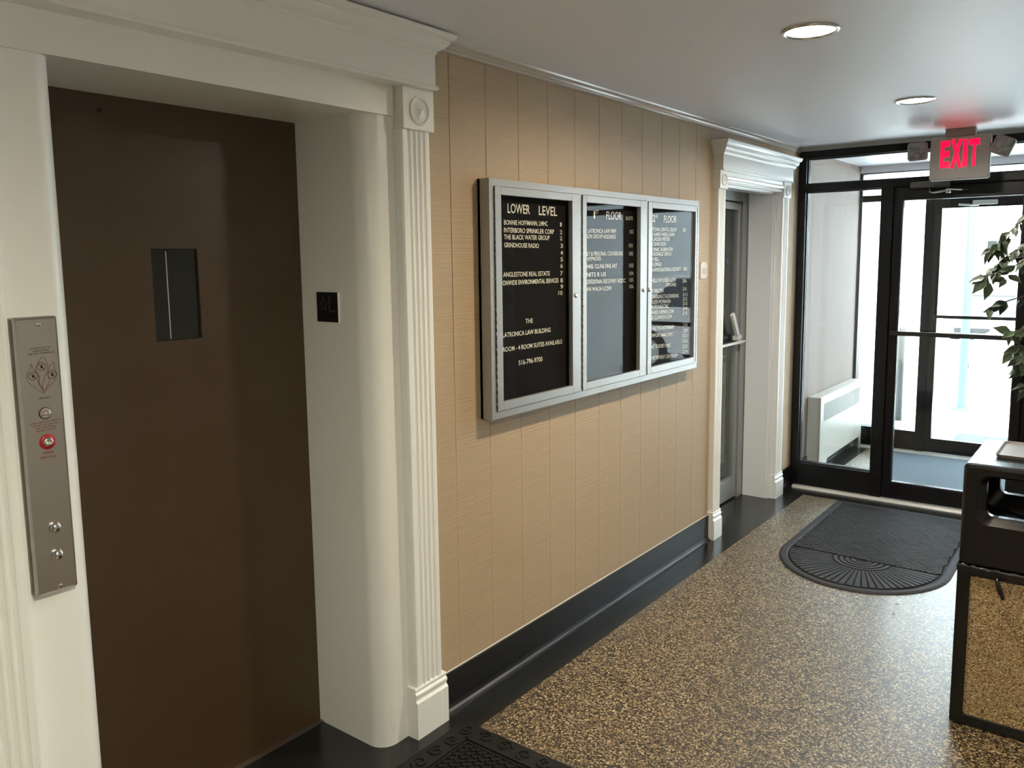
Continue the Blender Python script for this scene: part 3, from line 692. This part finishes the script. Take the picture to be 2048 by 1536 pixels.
# --- tactile L plate on the jamb
lp = thing('floor_plaque', 'small black tactile plaque with a star and L on white elevator jamb', 'plaque', (-0.198, 1.797, 1.518))
MB().box(-0.251, -0.145, 1.7925, 1.7968, 1.469, 1.568, 0).build('plate', PLAQUEBLACK, lp)
MB().box(-0.145, -0.142, 1.7922, 1.7968, 1.468, 1.568).build('plate_edge', CAULK, lp)
s = MB()
star = []
for i in range(10):
    r = 0.020 if i % 2 == 0 else 0.0085
    t = PI / 2 + i * PI / 5
    star.append((-0.216 + r * math.cos(t), 1.792, 1.526 + 1.35 * r * math.sin(t)))
s.tube(star, 0.0013, 5, 0, True)
s.box(-0.190, -0.184, 1.791, 1.7925, 1.502, 1.553); s.box(-0.190, -0.160, 1.791, 1.7925, 1.502, 1.508)
s.build('raised_symbols', PLAQUEGREY, lp)

# --- suite number plate
sp = thing('suite_number_plate', 'small tan number plate on wall between directory and suite doorway', 'number plate', (0, 4.317, 1.59))
MB().box(0.0003, 0.004, 4.272, 4.362, 1.546, 1.640).build('plate', PLAQUETAN, sp, bevel=0.001)
for y in (4.279, 4.355):
    for z in (1.553, 1.633):
        MB().cyl((0.004, y, z), 'x', 0.0028, 0, 0.0012, 10).build('screw', HINGE, sp)
tm = MB(); text(tm, '101', (0.0044, 4.290, 1.573), (0, 1, 0), (0, 0, 1), 0.056, 0.036, 0, 0.0)
tm.build('number', BROWNPRINT, sp)

# --- recessed downlights, plus one added fill light
for k, (lx, ly) in enumerate(LIGHTS):
    dl = thing('downlight', ['recessed ceiling downlight in chrome ring nearer the directory board', 'recessed ceiling downlight in chrome ring nearer the exit sign', 'added fill downlight out of view, brightening the elevator end of the lobby'][k], 'ceiling light', (lx, ly, H), 'recessed downlights')
    MB().lathe([(0.080, 0.002), (0.079, -0.004), (0.083, -0.008), (0.092, -0.006), (0.0945, -0.0005), (0.083, 0.002)], (lx, ly, H), 'z', 40).build('trim_ring', CHROME, dl)
    MB().lathe([(0.081, 0.0), (0.076, 0.025), (0.070, 0.05), (0.066, 0.070)], (lx, ly, H), 'z', 40).build('reflector', M('reflector', (0.8, 0.8, 0.78), 0.25, metal=0.9), dl)
    MB().lathe([(0.069, 0.046), (0.067, 0.030), (0.058, 0.016), (0.042, 0.007), (0.02, 0.002), (0.0005, 0.001)], (lx, ly, H), 'z', 32).build('lamp', [BULB, BULB2, FILLBULB][k], dl)
# --- exit sign
ex = thing('exit_sign', 'lit red exit sign with twin emergency lamps hung from ceiling by door', 'exit sign', (1.047, 5.60, H))
R = rrect(0.887, 1.207, 2.112, 2.363, 0.010, 3)
h = MB().rings([[(x, 5.625, z) for x, z in R], [(x, 5.586, z) for x, z in R], [(1.047 + (x - 1.047) * 0.975, 5.580, 2.2375 + (z - 2.2375) * 0.968) for x, z in R]], 0, False, True, True)
h.build('housing', SIGNGREY, ex)
MB().box(0.965, 1.125, 5.578, 5.630, 2.363, H).build('canopy', GREYPLASTIC, ex, bevel=0.004)
MB().box(0.897, 1.197, 5.588, 5.62, 2.1085, 2.1125).build('downlight_lens', WHITEPLASTIC, ex)
for ch, a, b_ in (('E', 0.944, 0.994), ('X', 0.999, 1.060), ('I', 1.064, 1.088), ('T', 1.097, 1.150)):
    t = MB(); text(t, ch, (a, 5.5795, 2.192), (1, 0, 0), (0, 0, 1), b_ - a, 0.150, 0, 0.07 if ch == 'X' else 0.045)
    t.build('letter', EXITRED, ex)
for cx, cz, ang in ((0.815, 2.293, 3), (1.268, 2.288, -24)):
    a = math.radians(ang); ux = Vector((math.cos(a), 0, math.sin(a))); uz = Vector((-math.sin(a), 0, math.cos(a)))
    q = rrect(-0.054, 0.054, -0.054, 0.054, 0.016, 4)
    def P(sc, y): return [Vector((cx, y, cz)) + ux * (p[0] * sc) + uz * (p[1] * sc) for p in q]
    hh = MB().rings([P(0.55, 5.655), P(0.9, 5.640), P(1.0, 5.610), P(1.0, 5.575), P(0.93, 5.570)], 0, True, True, True)
    ho = hh.build('lamp_head', GREYPLASTIC, ex)
    MB().rings([P(0.86, 5.571), P(0.84, 5.566), P(0.4, 5.562)], 0, True, False, True).build('lens', LENS, ho)
    sx = 0.893 if cx < 1 else 1.201
    MB().tube([(sx, 5.605, cz + 0.005), (cx + (0.04 if cx < 1 else -0.04), 5.607, cz)], 0.011, 10).build('swivel', GREYPLASTIC, ho)

# --- vestibule heater
ht = thing('wall_heater', 'cream metal convector heater standing against the vestibule wall', 'heater', (0.05, 6.81, 0))
m = MB()
m.prism([(6.23, 0.0), (6.395, 0.0), (6.405, 0.03), (6.425, 0.085), (6.445, 0.098), (7.30, 0.105), (7.332, 0.09), (7.342, 0.0), (7.398, 0.0), (7.398, 0.600), (6.23, 0.600)], 'x', 0.088, 0.100)
m.box(0.002, 0.088, 6.23, 6.245, 0, 0.60); m.box(0.002, 0.088, 7.383, 7.398, 0, 0.60)
m.box(0.002, 0.088, 6.245, 7.383, 0.588, 0.60); m.box(0.002, 0.01, 6.245, 7.383, 0.1, 0.588); m.box(0.01, 0.088, 6.245, 7.383, 0.12, 0.13)
m.build('cabinet', HEATER, ht, bevel=0.003)
MB().box(0.0995, 0.1008, 6.315, 7.312, 0.408, 0.545).build('grille_back', GRILLEDARK, ht)
gm = MB()
for i in range(42):
    y = 6.315 + i * 0.0238
    gm.box(0.1008, 0.1022, y, y + 0.0065, 0.408, 0.545)
for i in range(14):
    z = 0.410 + i * 0.0100
    gm.box(0.1008, 0.1020, 6.315, 7.312, z, z + 0.0022)
gm.build('grille', HEATER, ht)

# --- half-round entrance mat
cx, cy, ax, by = 0.840, 4.60, 0.435, 0.480
def mat_outline(ins, n=40):
    P = [(cx + ax - ins, 5.66 - ins), (cx - ax + ins, 5.66 - ins)]
    for i in range(n + 1):
        t = PI + PI * i / n
        P.append((cx + (ax - ins) * math.cos(t), cy + (by - ins) * math.sin(t)))
    return P
def in_mat(x, y, ins):
    if y > cy: return abs(x - cx) < ax - ins and y < 5.66 - ins
    return ((x - cx) / (ax - ins)) ** 2 + ((y - cy) / (by - ins)) ** 2 < 1
em = thing('entrance_mat', 'charcoal half-round entrance mat with basketweave ribs before the glass door', 'mat', (cx, 4.9, 0))
m = MB()
o0, o1, o2 = mat_outline(0), mat_outline(0.012), mat_outline(0.046)
m.rings([[(x, y, 0.0003) for x, y in o0], [(x, y, 0.003) for x, y in o0], [(x, y, 0.009) for x, y in o1], [(x, y, 0.0095) for x, y in mat_outline(0.038)], [(x, y, 0.005) for x, y in o2]], 0, False, True, True)
m.build('base', RUBBER, em)
MB().prism(mat_outline(0.047), 'z', 0.0045, 0.0054).build('backing', MATGAP, em)
rb = MB()
T = 0.108; s2 = math.sqrt(0.5)
for i in range(30, 48):
    for j_ in range(-37, -19):
        al = (i + j_) % 2 == 0
        for k in range(7):
            o_ = (k + 0.5) / 7
            for q in range(6):
                t0, t1 = (q + 0.06 * (q == 0)) / 6, (q + 1 - 0.06 * (q == 5)) / 6
                tm_ = (t0 + t1) / 2
                pp, qq = ((i + tm_), (j_ + o_)) if al else ((i + o_), (j_ + tm_))
                pp *= T; qq *= T
                x, y = (pp + qq) * s2, (pp - qq) * s2
                if y > cy - 0.01 and in_mat(x, y, 0.055):
                    ud = (s2, s2, 0) if al else (s2, -s2, 0)
                    vd = (s2, -s2, 0) if al else (s2, s2, 0)
                    rb.obox((x, y, 0.0075), ud, vd, (0, 0, 1), T * (t1 - t0) / 2, 0.0047, 0.0038)
fx, fy = 0.840, 4.575
for i in range(33):
    a = PI + PI * (i + 0.5) / 33
    da = PI / 33 * 0.5
    r0 = 0.155
    r1 = r0
    while in_mat(fx + (r1 + 0.004) * math.cos(a), fy + (r1 + 0.004) * math.sin(a), 0.056): r1 += 0.004
    if r1 - r0 > 0.03:
        P = [(fx + r * math.cos(a + d_), fy + r * math.sin(a + d_)) for r, d_ in ((r0, -da * 0.72), (r1, -da * 0.72), (r1, da * 0.72), (r0, da * 0.72))]
        rb.prism(P, 'z', 0.005, 0.0102)
for r in (0.045, 0.075, 0.105, 0.135):
    P = [(fx + (r + 0.009) * math.cos(PI + PI * t / 20), fy + (r + 0.009) * math.sin(PI + PI * t / 20)) for t in range(21)] + [(fx + (r - 0.009) * math.cos(PI + PI * t / 20), fy + (r - 0.009) * math.sin(PI + PI * t / 20)) for t in reversed(range(21))]
    rb.prism(P, 'z', 0.005, 0.0102)
rb.build('rib_pattern', RUBBER, em)

# --- black scroll mat by the elevator
sm = thing('scroll_mat', 'black rubber mat with scroll border before the elevator', 'mat', (0.65, 1.6, 0))
mx0, mx1, my0, my1 = 0.098, 1.22, 1.05, 2.104
m = MB()
m.rings([[(x, y, z) for x, y in rrect(mx0 + i, mx1 - i, my0 + i, my1 - i, 0.02, 4)] for i, z in ((0, 0.0003), (0, 0.004), (0.006, 0.008))], 0, False, True, True)
m.build('base', BLACKRUBBER, sm)
rg = MB()
gx0, gx1, gy0, gy1 = mx0 + 0.105, mx1 - 0.105, my0 + 0.105, my1 - 0.105
n = int((gx1 - gx0) / 0.030)
for i in range(n + 1):
    x = gx0 + (gx1 - gx0) * i / n
    rg.box(x - 0.0045, x + 0.0045, gy0, gy1, 0.007, 0.0125)
n = int((gy1 - gy0) / 0.026)
for i in range(n + 1):
    y = gy0 + (gy1 - gy0) * i / n
    rg.box(gx0, gx1, y - 0.004, y + 0.004, 0.007, 0.0125)
for a0, a1, b0, b1 in ((mx0 + 0.084, mx1 - 0.084, my1 - 0.094, my1 - 0.086), (mx0 + 0.084, mx1 - 0.084, my0 + 0.086, my0 + 0.094), (mx0 + 0.086, mx0 + 0.094, my0 + 0.086, my1 - 0.086), (mx1 - 0.094, mx1 - 0.086, my0 + 0.086, my1 - 0.086)):
    rg.box(a0, a1, b0, b1, 0.007, 0.014)
rg.build('grid_pattern', BLACKRUBBER, sm)
def spiral(px, py, sgn, rot):
    P = []
    for i in range(26):
        t = i / 25 * 2.6 * PI
        r = 0.006 + 0.0235 * i / 25
        P.append((px + r * math.cos(sgn * t + rot), py + r * math.sin(sgn * t + rot), 0.0095))
    MB().tube(P, 0.004, 6).build('scroll', BLACKRUBBER, sm)
for i in range(13):
    x = mx0 + 0.05 + i * (mx1 - mx0 - 0.10) / 12
    spiral(x, my1 - 0.045, 1 if i % 2 else -1, i); spiral(x, my0 + 0.045, 1 if i % 2 else -1, i)
for i in range(1, 12):
    y = my0 + 0.045 + i * (my1 - my0 - 0.09) / 12
    spiral(mx0 + 0.05, y, 1 if i % 2 else -1, i); spiral(mx1 - 0.05, y, 1 if i % 2 else -1, i)

# --- carpet mat in the vestibule, mat outside
tag(MB().rings([[(x, y, z) for x, y in rrect(0.36 + i, 1.62 - i, 5.985 + i, 7.36 - i, 0.01, 2)] for i, z in ((0, 0.0003), (0, 0.006), (0.006, 0.010))], 0, False, True, True).build('vestibule_mat', CARPET), 'blue-grey carpet mat on the vestibule floor between the glass doors', 'mat')
tag(MB().rings([[(x, y, z - 0.05) for x, y in rrect(0.655 + i, 1.62 - i, 7.95 + i, 8.70 - i, 0.01, 2)] for i, z in ((0, 0.0003), (0, 0.008), (0.006, 0.014))], 0, False, True, True).build('outdoor_mat', OUTMAT), 'dark grey mat on the bright pavement outside the street door', 'mat')

# --- litter bin
lb = thing('litter_bin', 'black litter bin with brown aggregate panels and open hood top', 'litter bin', (1.735, 3.372, 0))
bx0, bx1, byy0, byy1 = 1.505, 1.965, 3.142, 3.602
base = MB()
base.box(bx0 + 0.012, bx1 - 0.012, byy0 + 0.012, byy1 - 0.012, 0.004, 0.56)
for (u0, u1) in ((bx0, bx0 + 0.042), (bx1 - 0.042, bx1)):
    for (v0, v1) in ((byy0, byy0 + 0.042), (byy1 - 0.042, byy1)):
        base.box(u0, u1, v0, v1, 0.0, 0.576)
for z0, z1 in ((0.001, 0.040), (0.552, 0.5755)):
    base.box(bx0 + 0.001, bx1 - 0.001, byy0 + 0.001, byy0 + 0.03, z0, z1); base.box(bx0 + 0.001, bx1 - 0.001, byy1 - 0.03, byy1 - 0.001, z0, z1)
    base.box(bx0 + 0.001, bx0 + 0.03, byy0 + 0.03, byy1 - 0.03, z0, z1); base.box(bx1 - 0.03, bx1 - 0.001, byy0 + 0.03, byy1 - 0.03, z0, z1)
base.build('base_frame', BINBLACK, lb, bevel=0.006, seg=3)
for ax_, pos in (('y', byy0 + 0.0065), ('y', byy1 - 0.0065), ('x', bx0 + 0.0065), ('x', bx1 - 0.0065)):
    q = rrect(-0.190, 0.190, 0.038, 0.553, 0.014, 4)
    if ax_ == 'y':
        s_ = 1 if pos < 3.3 else -1
        L = [[(1.735 + a, pos + t * s_, z) for a, z in q] for t in (0.006, 0.0)]
    else:
        s_ = 1 if pos < 1.7 else -1
        L = [[(pos + t * s_, 3.372 + a, z) for a, z in q] for t in (0.006, 0.0)]
    MB().rings(L, 0, False, True, True).build('aggregate_panel', AGG, lb)
K = 7
def lp_(x0, x1, z0, z1, r, y): return [(x, y, z) for x, z in rrect(x0, x1, z0, z1, r, K)]
hood = MB().rings([
    lp_(bx0 + 0.002, bx1 - 0.002, 0.588, 0.952, 0.020, byy1), lp_(bx0 + 0.002, bx1 - 0.002, 0.588, 0.952, 0.020, byy0 + 0.014),
    lp_(bx0 + 0.006, bx1 - 0.006, 0.592, 0.948, 0.020, byy0 + 0.005), lp_(bx0 + 0.014, bx1 - 0.014, 0.600, 0.938, 0.02, byy0),
    lp_(1.550, 1.920, 0.742, 0.917, 0.040, byy0), lp_(1.557, 1.913, 0.750, 0.911, 0.040, byy0 + 0.008),
    lp_(1.578, 1.892, 0.768, 0.905, 0.026, byy0 + 0.030), lp_(1.578, 1.892, 0.766, 0.905, 0.026, byy0 + 0.06),
    lp_(1.535, 1.935, 0.70, 0.93, 0.03, byy0 + 0.09), lp_(1.535, 1.935, 0.70, 0.93, 0.03, byy1 - 0.05), lp_(1.573, 1.897, 0.752, 0.905, 0.030, byy1 - 0.03), lp_(1.573, 1.897, 0.752, 0.905, 0.03, byy1)], 0, False, False, False, True)
hood.build('hood', BINBLACK, lb)
bg = MB()
rim = rrect(bx0 - 0.003, bx1 + 0.003, byy0 - 0.003, byy1 + 0.003, 0.012, 2)
pts = []
for i in range(len(rim)):
    a, b_ = rim[i], rim[(i + 1) % len(rim)]
    n = max(1, int(math.dist(a, b_) / 0.012))
    pts += [(a[0] + (b_[0] - a[0]) * k / n, a[1] + (b_[1] - a[1]) * k / n) for k in range(n)]
rr = random.Random(4)
cxb, cyb = 1.735, 3.372
def jit(z, o, am):
    L = []
    for x, y in pts:
        dd = 1 + o / 0.23 + rr.uniform(-am, am)
        L.append((cxb + (x - cxb) * dd, cyb + (y - cyb) * dd, z + rr.uniform(-0.0025, 0.0025)))
    return L
bg.rings([jit(0.590, -0.004, 0.002), jit(0.584, 0.001, 0.007), jit(0.577, 0.000, 0.008), jit(0.570, 0.000, 0.007), jit(0.563, -0.003, 0.003)], 0, True)
bgo = bg.build('bag_rim', BAG, lb)
MB().tube([(1.628, 3.132, 0.566), (1.634, 3.126, 0.545), (1.642, 3.128, 0.520), (1.651, 3.126, 0.498)], [0.006, 0.007, 0.008, 0.006], 7).build('bag_tail', BAG, bgo)
# tray on the bin
ty = thing('tray', 'flat grey tray lying on the black litter bin', 'tray', (1.75, 3.41, 0.953))
q = rrect(1.582, 1.93, 3.285, 3.55, 0.02, 4)
MB().rings([[(1.756 + (x - 1.756) * s_, 3.4175 + (y - 3.4175) * s_, z) for x, y in q] for s_, z in ((0.97, 0.9525), (1.0, 0.964), (0.985, 0.964), (0.95, 0.957))], 0, False, True, True).build('tray_body', M('tray_grey', (0.20, 0.19, 0.18), 0.4), ty)

# --- ficus
fc = thing('potted_ficus', 'tall artificial ficus tree with green and grey leaves behind the litter bin', 'plant', (1.92, 4.42, 0))
MB().lathe([(0.12, 0.0), (0.13, 0.01), (0.165, 0.27), (0.172, 0.28), (0.172, 0.30), (0.158, 0.30), (0.155, 0.26)], (1.92, 4.42, 0), 'z', 32, 0, True, True).build('pot', POT, fc)
MB().lathe([(0.157, 0.265), (0.10, 0.275), (0.0005, 0.28)], (1.92, 4.42, 0), 'z', 24).build('moss', SOIL, fc)
R3 = random.Random(11)
tr = MB()
tr.tube([(1.92, 4.42, 0.26), (1.91, 4.43, 0.6), (1.925, 4.40, 1.0), (1.90, 4.42, 1.4), (1.90, 4.40, 1.85)], [0.020, 0.018, 0.016, 0.012, 0.006], 10)
tr.tube([(1.93, 4.43, 0.26), (1.95, 4.40, 0.55), (1.915, 4.44, 0.95), (1.94, 4.42, 1.35), (1.93, 4.43, 1.75)], [0.014, 0.013, 0.011, 0.009, 0.004], 8)
twigs = [list(map(Vector, b)) for b in BR]
for t in twigs:
    s0 = t[0]
    root = Vector((1.905, 4.41, min(1.85, s0.z - 0.12 + 0.0)))
    mid = (root + s0) / 2 + Vector((0, 0, 0.06))
    tr.tube([root, mid] + t, [0.006, 0.005] + [0.0035 - 0.0004 * i for i in range(len(t))], 6)
extra = []
for i in range(34):
    a = R3.uniform(-1.9, 2.1); z0 = R3.uniform(1.0, 1.85)
    root = Vector((1.91, 4.41, z0 - 0.1))
    ln = R3.uniform(0.22, 0.46)
    e = root + Vector((math.cos(a) * ln, math.sin(a) * ln * 0.9, R3.uniform(-0.05, 0.22)))
    mid = (root + e) / 2 + Vector((0, 0, 0.07))
    tr.tube([root, mid, e], [0.005, 0.004, 0.0025], 6)
    extra.append([root, mid, e])
tr.build('trunk', BARK, fc)
lf = MB()
def leafm(base, tip, roll=0.0, wid=None):
    base = Vector(base); tip = Vector(tip)
    d = tip - base; L = d.length; d.normalize()
    ref = Vector((0, -1, 0.35)).normalized()
    n = (ref - ref.dot(d) * d).normalized()
    u = d.cross(n).normalized()
    n2 = (n * math.cos(roll) + u * math.sin(roll)); u = d.cross(n2).normalized(); n = n2
    wd = wid or L * 0.27
    row = []
    for t, wv, dn in ((0.0, 0.03, 0), (0.12, 0.45, 0.02), (0.34, 1.0, 0.03), (0.58, 0.80, 0.02), (0.80, 0.36, -0.01), (1.0, 0.02, -0.05)):
        c_ = base + d * (L * t) + n * (dn * L)
        row.append((c_ - u * wd * wv + n * 0.12 * wd * wv, c_ - u * wd * wv * 0.80 + n * 0.08 * wd * wv, c_, c_ + u * wd * wv * 0.80 + n * 0.08 * wd * wv, c_ + u * wd * wv + n * 0.12 * wd * wv))
    for a, b_ in zip(row, row[1:]):
        V = list(a) + list(b_)
        lf.add(V, [(0, 1, 6, 5)], 1, True); lf.add(V, [(1, 2, 7, 6)], 0, True); lf.add(V, [(2, 3, 8, 7)], 0, True); lf.add(V, [(3, 4, 9, 8)], 1, True)
for bse, tp in LV:
    leafm(bse, tp, R3.uniform(-0.5, 0.5))
for t in twigs + extra:
    n = (26 if t in twigs[:2] else 14) if t in twigs else 14
    for k in range(n):
        f_ = R3.uniform(0.0 if t in twigs else 0.25, 1.0) * (len(t) - 1)
        i = min(int(f_), len(t) - 2)
        p_ = t[i].lerp(t[i + 1], f_ - i)
        if t in twigs and p_.x < 1.47: 
            if t not in twigs[:2] and R3.random() < 0.55: continue
        dr = (t[i + 1] - t[i]).normalized() * 0.5 + Vector((R3.uniform(-0.7, 0.7), R3.uniform(-0.7, 0.7), R3.uniform(-0.9, 0.1)))
        dr.normalize()
        leafm(p_, p_ + dr * R3.uniform(0.05, 0.085), R3.uniform(-1.2, 1.2))
lf.build('foliage', [LEAF, LEAFEDGE], fc)

for (x, y, a, l) in ((1.122, 4.100, 0.4, 'tiny dry leaf scrap on the shiny floor just below the half-round mat'), (1.135, 3.973, 1.6, 'tiny dry leaf scrap on the shiny floor lower down, farther below the mat')):
    ux = Vector((math.cos(a), math.sin(a), 0)); uy = Vector((-math.sin(a), math.cos(a), 0)); c0 = Vector((x, y, 0.0005))
    pts_ = [c0 + ux * u_ + uy * v_ + Vector((0, 0, w_)) for u_, v_, w_ in ((-0.011, 0, 0), (-0.003, -0.004, 0.001), (0.008, -0.002, 0.002), (0.012, 0, 0.001), (0.006, 0.004, 0.003), (-0.004, 0.004, 0.002))]
    low = [p_ - Vector((0, 0, 0.0004)) for p_ in pts_]
    tag(MB().rings([low, pts_], 0, False, True, True).build('fallen_leaf', BROWNPRINT), l, 'leaf', 'leaf scraps on the floor')

# --- notices taped on the street door glass
for k, (a, b_, l) in enumerate(((0.968, 1.037, 'left of two pale paper notices taped on the street door glass'), (1.040, 1.112, 'right of two pale paper notices taped on the street door glass'))):
    tag(MB().box(a, b_, 7.4925, 7.4985, 1.648, 1.766).build('notice', PAPER), l, 'notice', 'notices on the street door')

# --- outside posts and cars
pl = thing('lamp_post', 'pale green steel post standing on pavement outside the street door', 'post', (0.456, 10.15, -0.05))
MB().lathe([(0.055, 0), (0.05, 0.02), (0.045, 0.1), (0.042, 6.0)], (0.456, 10.15, -0.05), 'z', 16, 0, True, True, True).build('shaft', GREENPOLE, pl)
MB().cyl((0.456, 10.15, -0.05), 'z', 0.11, 0, 0.02, 20).build('base_plate', GREENPOLE, pl)
gp = thing('bollard', 'short grey post outside the left sidelight by white wall', 'bollard', (0.02, 9.1, -0.05))
MB().lathe([(0.035, 0), (0.035, 0.96), (0.02, 0.985), (0.0005, 0.99)], (0.035, 9.1, -0.05), 'z', 16, 0, True, True).build('post', GREYPOST, gp)

def car(name, label, loc, rz, paint):
    c = thing(name, label, 'car', (0, 0, 0))
    c.location = loc; c.rotation_euler = (0, 0, rz)
    ORIG[c.name] = Vector()
    W = 0.88
    sil = [(-2.15, 0.30), (-2.2, 0.55), (-2.1, 0.74), (-1.15, 0.92), (-0.55, 0.98), (1.45, 1.00), (2.05, 0.95), (2.15, 0.70), (2.12, 0.32)]
    L = []
    for yv, sc_ in ((-W, 0.96), (-W * 0.98, 1.0), (W * 0.98, 1.0), (W, 0.96)):
        L.append([(x * (1 if sc_ == 1 else 0.985), yv, 0.6 + (z - 0.6) * sc_) for x, z in sil])
    m = MB().rings(L, 0, False, True, True)
    m.build('body', paint, c, bevel=0.05, seg=3)
    cab = [[(-1.10, -0.80, 0.93), (1.45, -0.80, 0.98), (1.45, 0.80, 0.98), (-1.10, 0.80, 0.93)], [(-0.30, -0.64, 1.40), (1.0, -0.64, 1.42), (1.0, 0.64, 1.42), (-0.30, 0.64, 1.40)]]
    MB().rings(cab, 0, False, True, True).build('window_glass', CARGLASS, c, bevel=0.03)
    MB().box(-0.32, 1.02, -0.66, 0.66, 1.395, 1.45).build('roof', paint, c, bevel=0.025)
    for wx in (-1.35, 1.32):
        for sy in (-1, 1):
            wo = MB().lathe([(0.20, -0.10), (0.31, -0.10), (0.33, -0.06), (0.33, 0.06), (0.31, 0.10), (0.20, 0.10)], (wx, sy * 0.80, 0.33), 'y', 28, 0, True, True, True).build('wheel', TYRE, c)
            MB().lathe([(0.205, 0.0), (0.20, 0.012), (0.12, 0.004), (0.05, 0.015), (0.0005, 0.016)], (wx, sy * 0.80 + (-0.118 if sy < 0 else 0.102), 0.33), 'y', 20).build('rim', RIM, wo)
    for sy in (-1, 1):
        MB().obox((-2.10, sy * 0.62, 0.68), (0.25, 0, 1), (0, 1, 0), (1, 0, -0.25), 0.06, 0.16, 0.05).build('headlamp', HEADLAMP, c, bevel=0.015)
    MB().box(-2.225, -2.16, -0.7, 0.7, 0.36, 0.50).build('bumper_grille', TYRE, c, bevel=0.01)
    return c
car('car', 'silver car parked far off seen through left sidelight', (-1.75, 30.0, -1.072), -PI / 2 + PI, CARSILVER)
car('car', 'white car with its front wheel beside the green post outside', (2.58, 11.7, -0.05), 0, CARPAINT)

# ================================================================== LIGHT AND CAMERA
wd = bpy.data.worlds.new('world'); scene.world = wd; wd.use_nodes = True
bgn = wd.node_tree.nodes['Background']
bgn.inputs['Color'].default_value = (0.78, 0.89, 1.0, 1)
bgn.inputs['Strength'].default_value = 5.2
sl = bpy.data.lights.new('sun', 'SUN'); sl.energy = 11.0; sl.angle = math.radians(0.6); sl.color = (1.0, 0.97, 0.93)
so = bpy.data.objects.new('sun', sl); COL.objects.link(so)
so.rotation_euler = (math.radians(38), 0, math.radians(25))      # shining from behind the building onto the street

cam = bpy.data.cameras.new('camera'); co = bpy.data.objects.new('camera', cam); COL.objects.link(co)
yaw, pitch, roll = 0.654683998, 0.122838987, 0.0119853074
fv = Vector((-math.sin(yaw) * math.cos(pitch), math.cos(yaw) * math.cos(pitch), -math.sin(pitch)))
rv = Vector((math.cos(yaw), math.sin(yaw), 0)); dv = fv.cross(rv)
rv2 = math.cos(roll) * rv + math.sin(roll) * dv
dv2 = -math.sin(roll) * rv + math.cos(roll) * dv
co.matrix_world = Matrix(((rv2.x, -dv2.x, -fv.x, 1.9525), (rv2.y, -dv2.y, -fv.y, 0.0), (rv2.z, -dv2.z, -fv.z, 1.672), (0, 0, 0, 1)))
cam.sensor_width = 36; cam.lens = 1635.29562 / 2048 * 36
cam.shift_y = -48.963 / 2048
cam.clip_start = 0.05; cam.clip_end = 300
scene.camera = co
scene.view_settings.view_transform = 'Standard'
scene.view_settings.look = 'None'
scene.view_settings.exposure = 1.4
scene.view_settings.gamma = 1.0
scene.view_settings.use_curve_mapping = False
scene.cycles.max_bounces = 12
scene.cycles.transparent_max_bounces = 24
scene.cycles.use_denoising = True
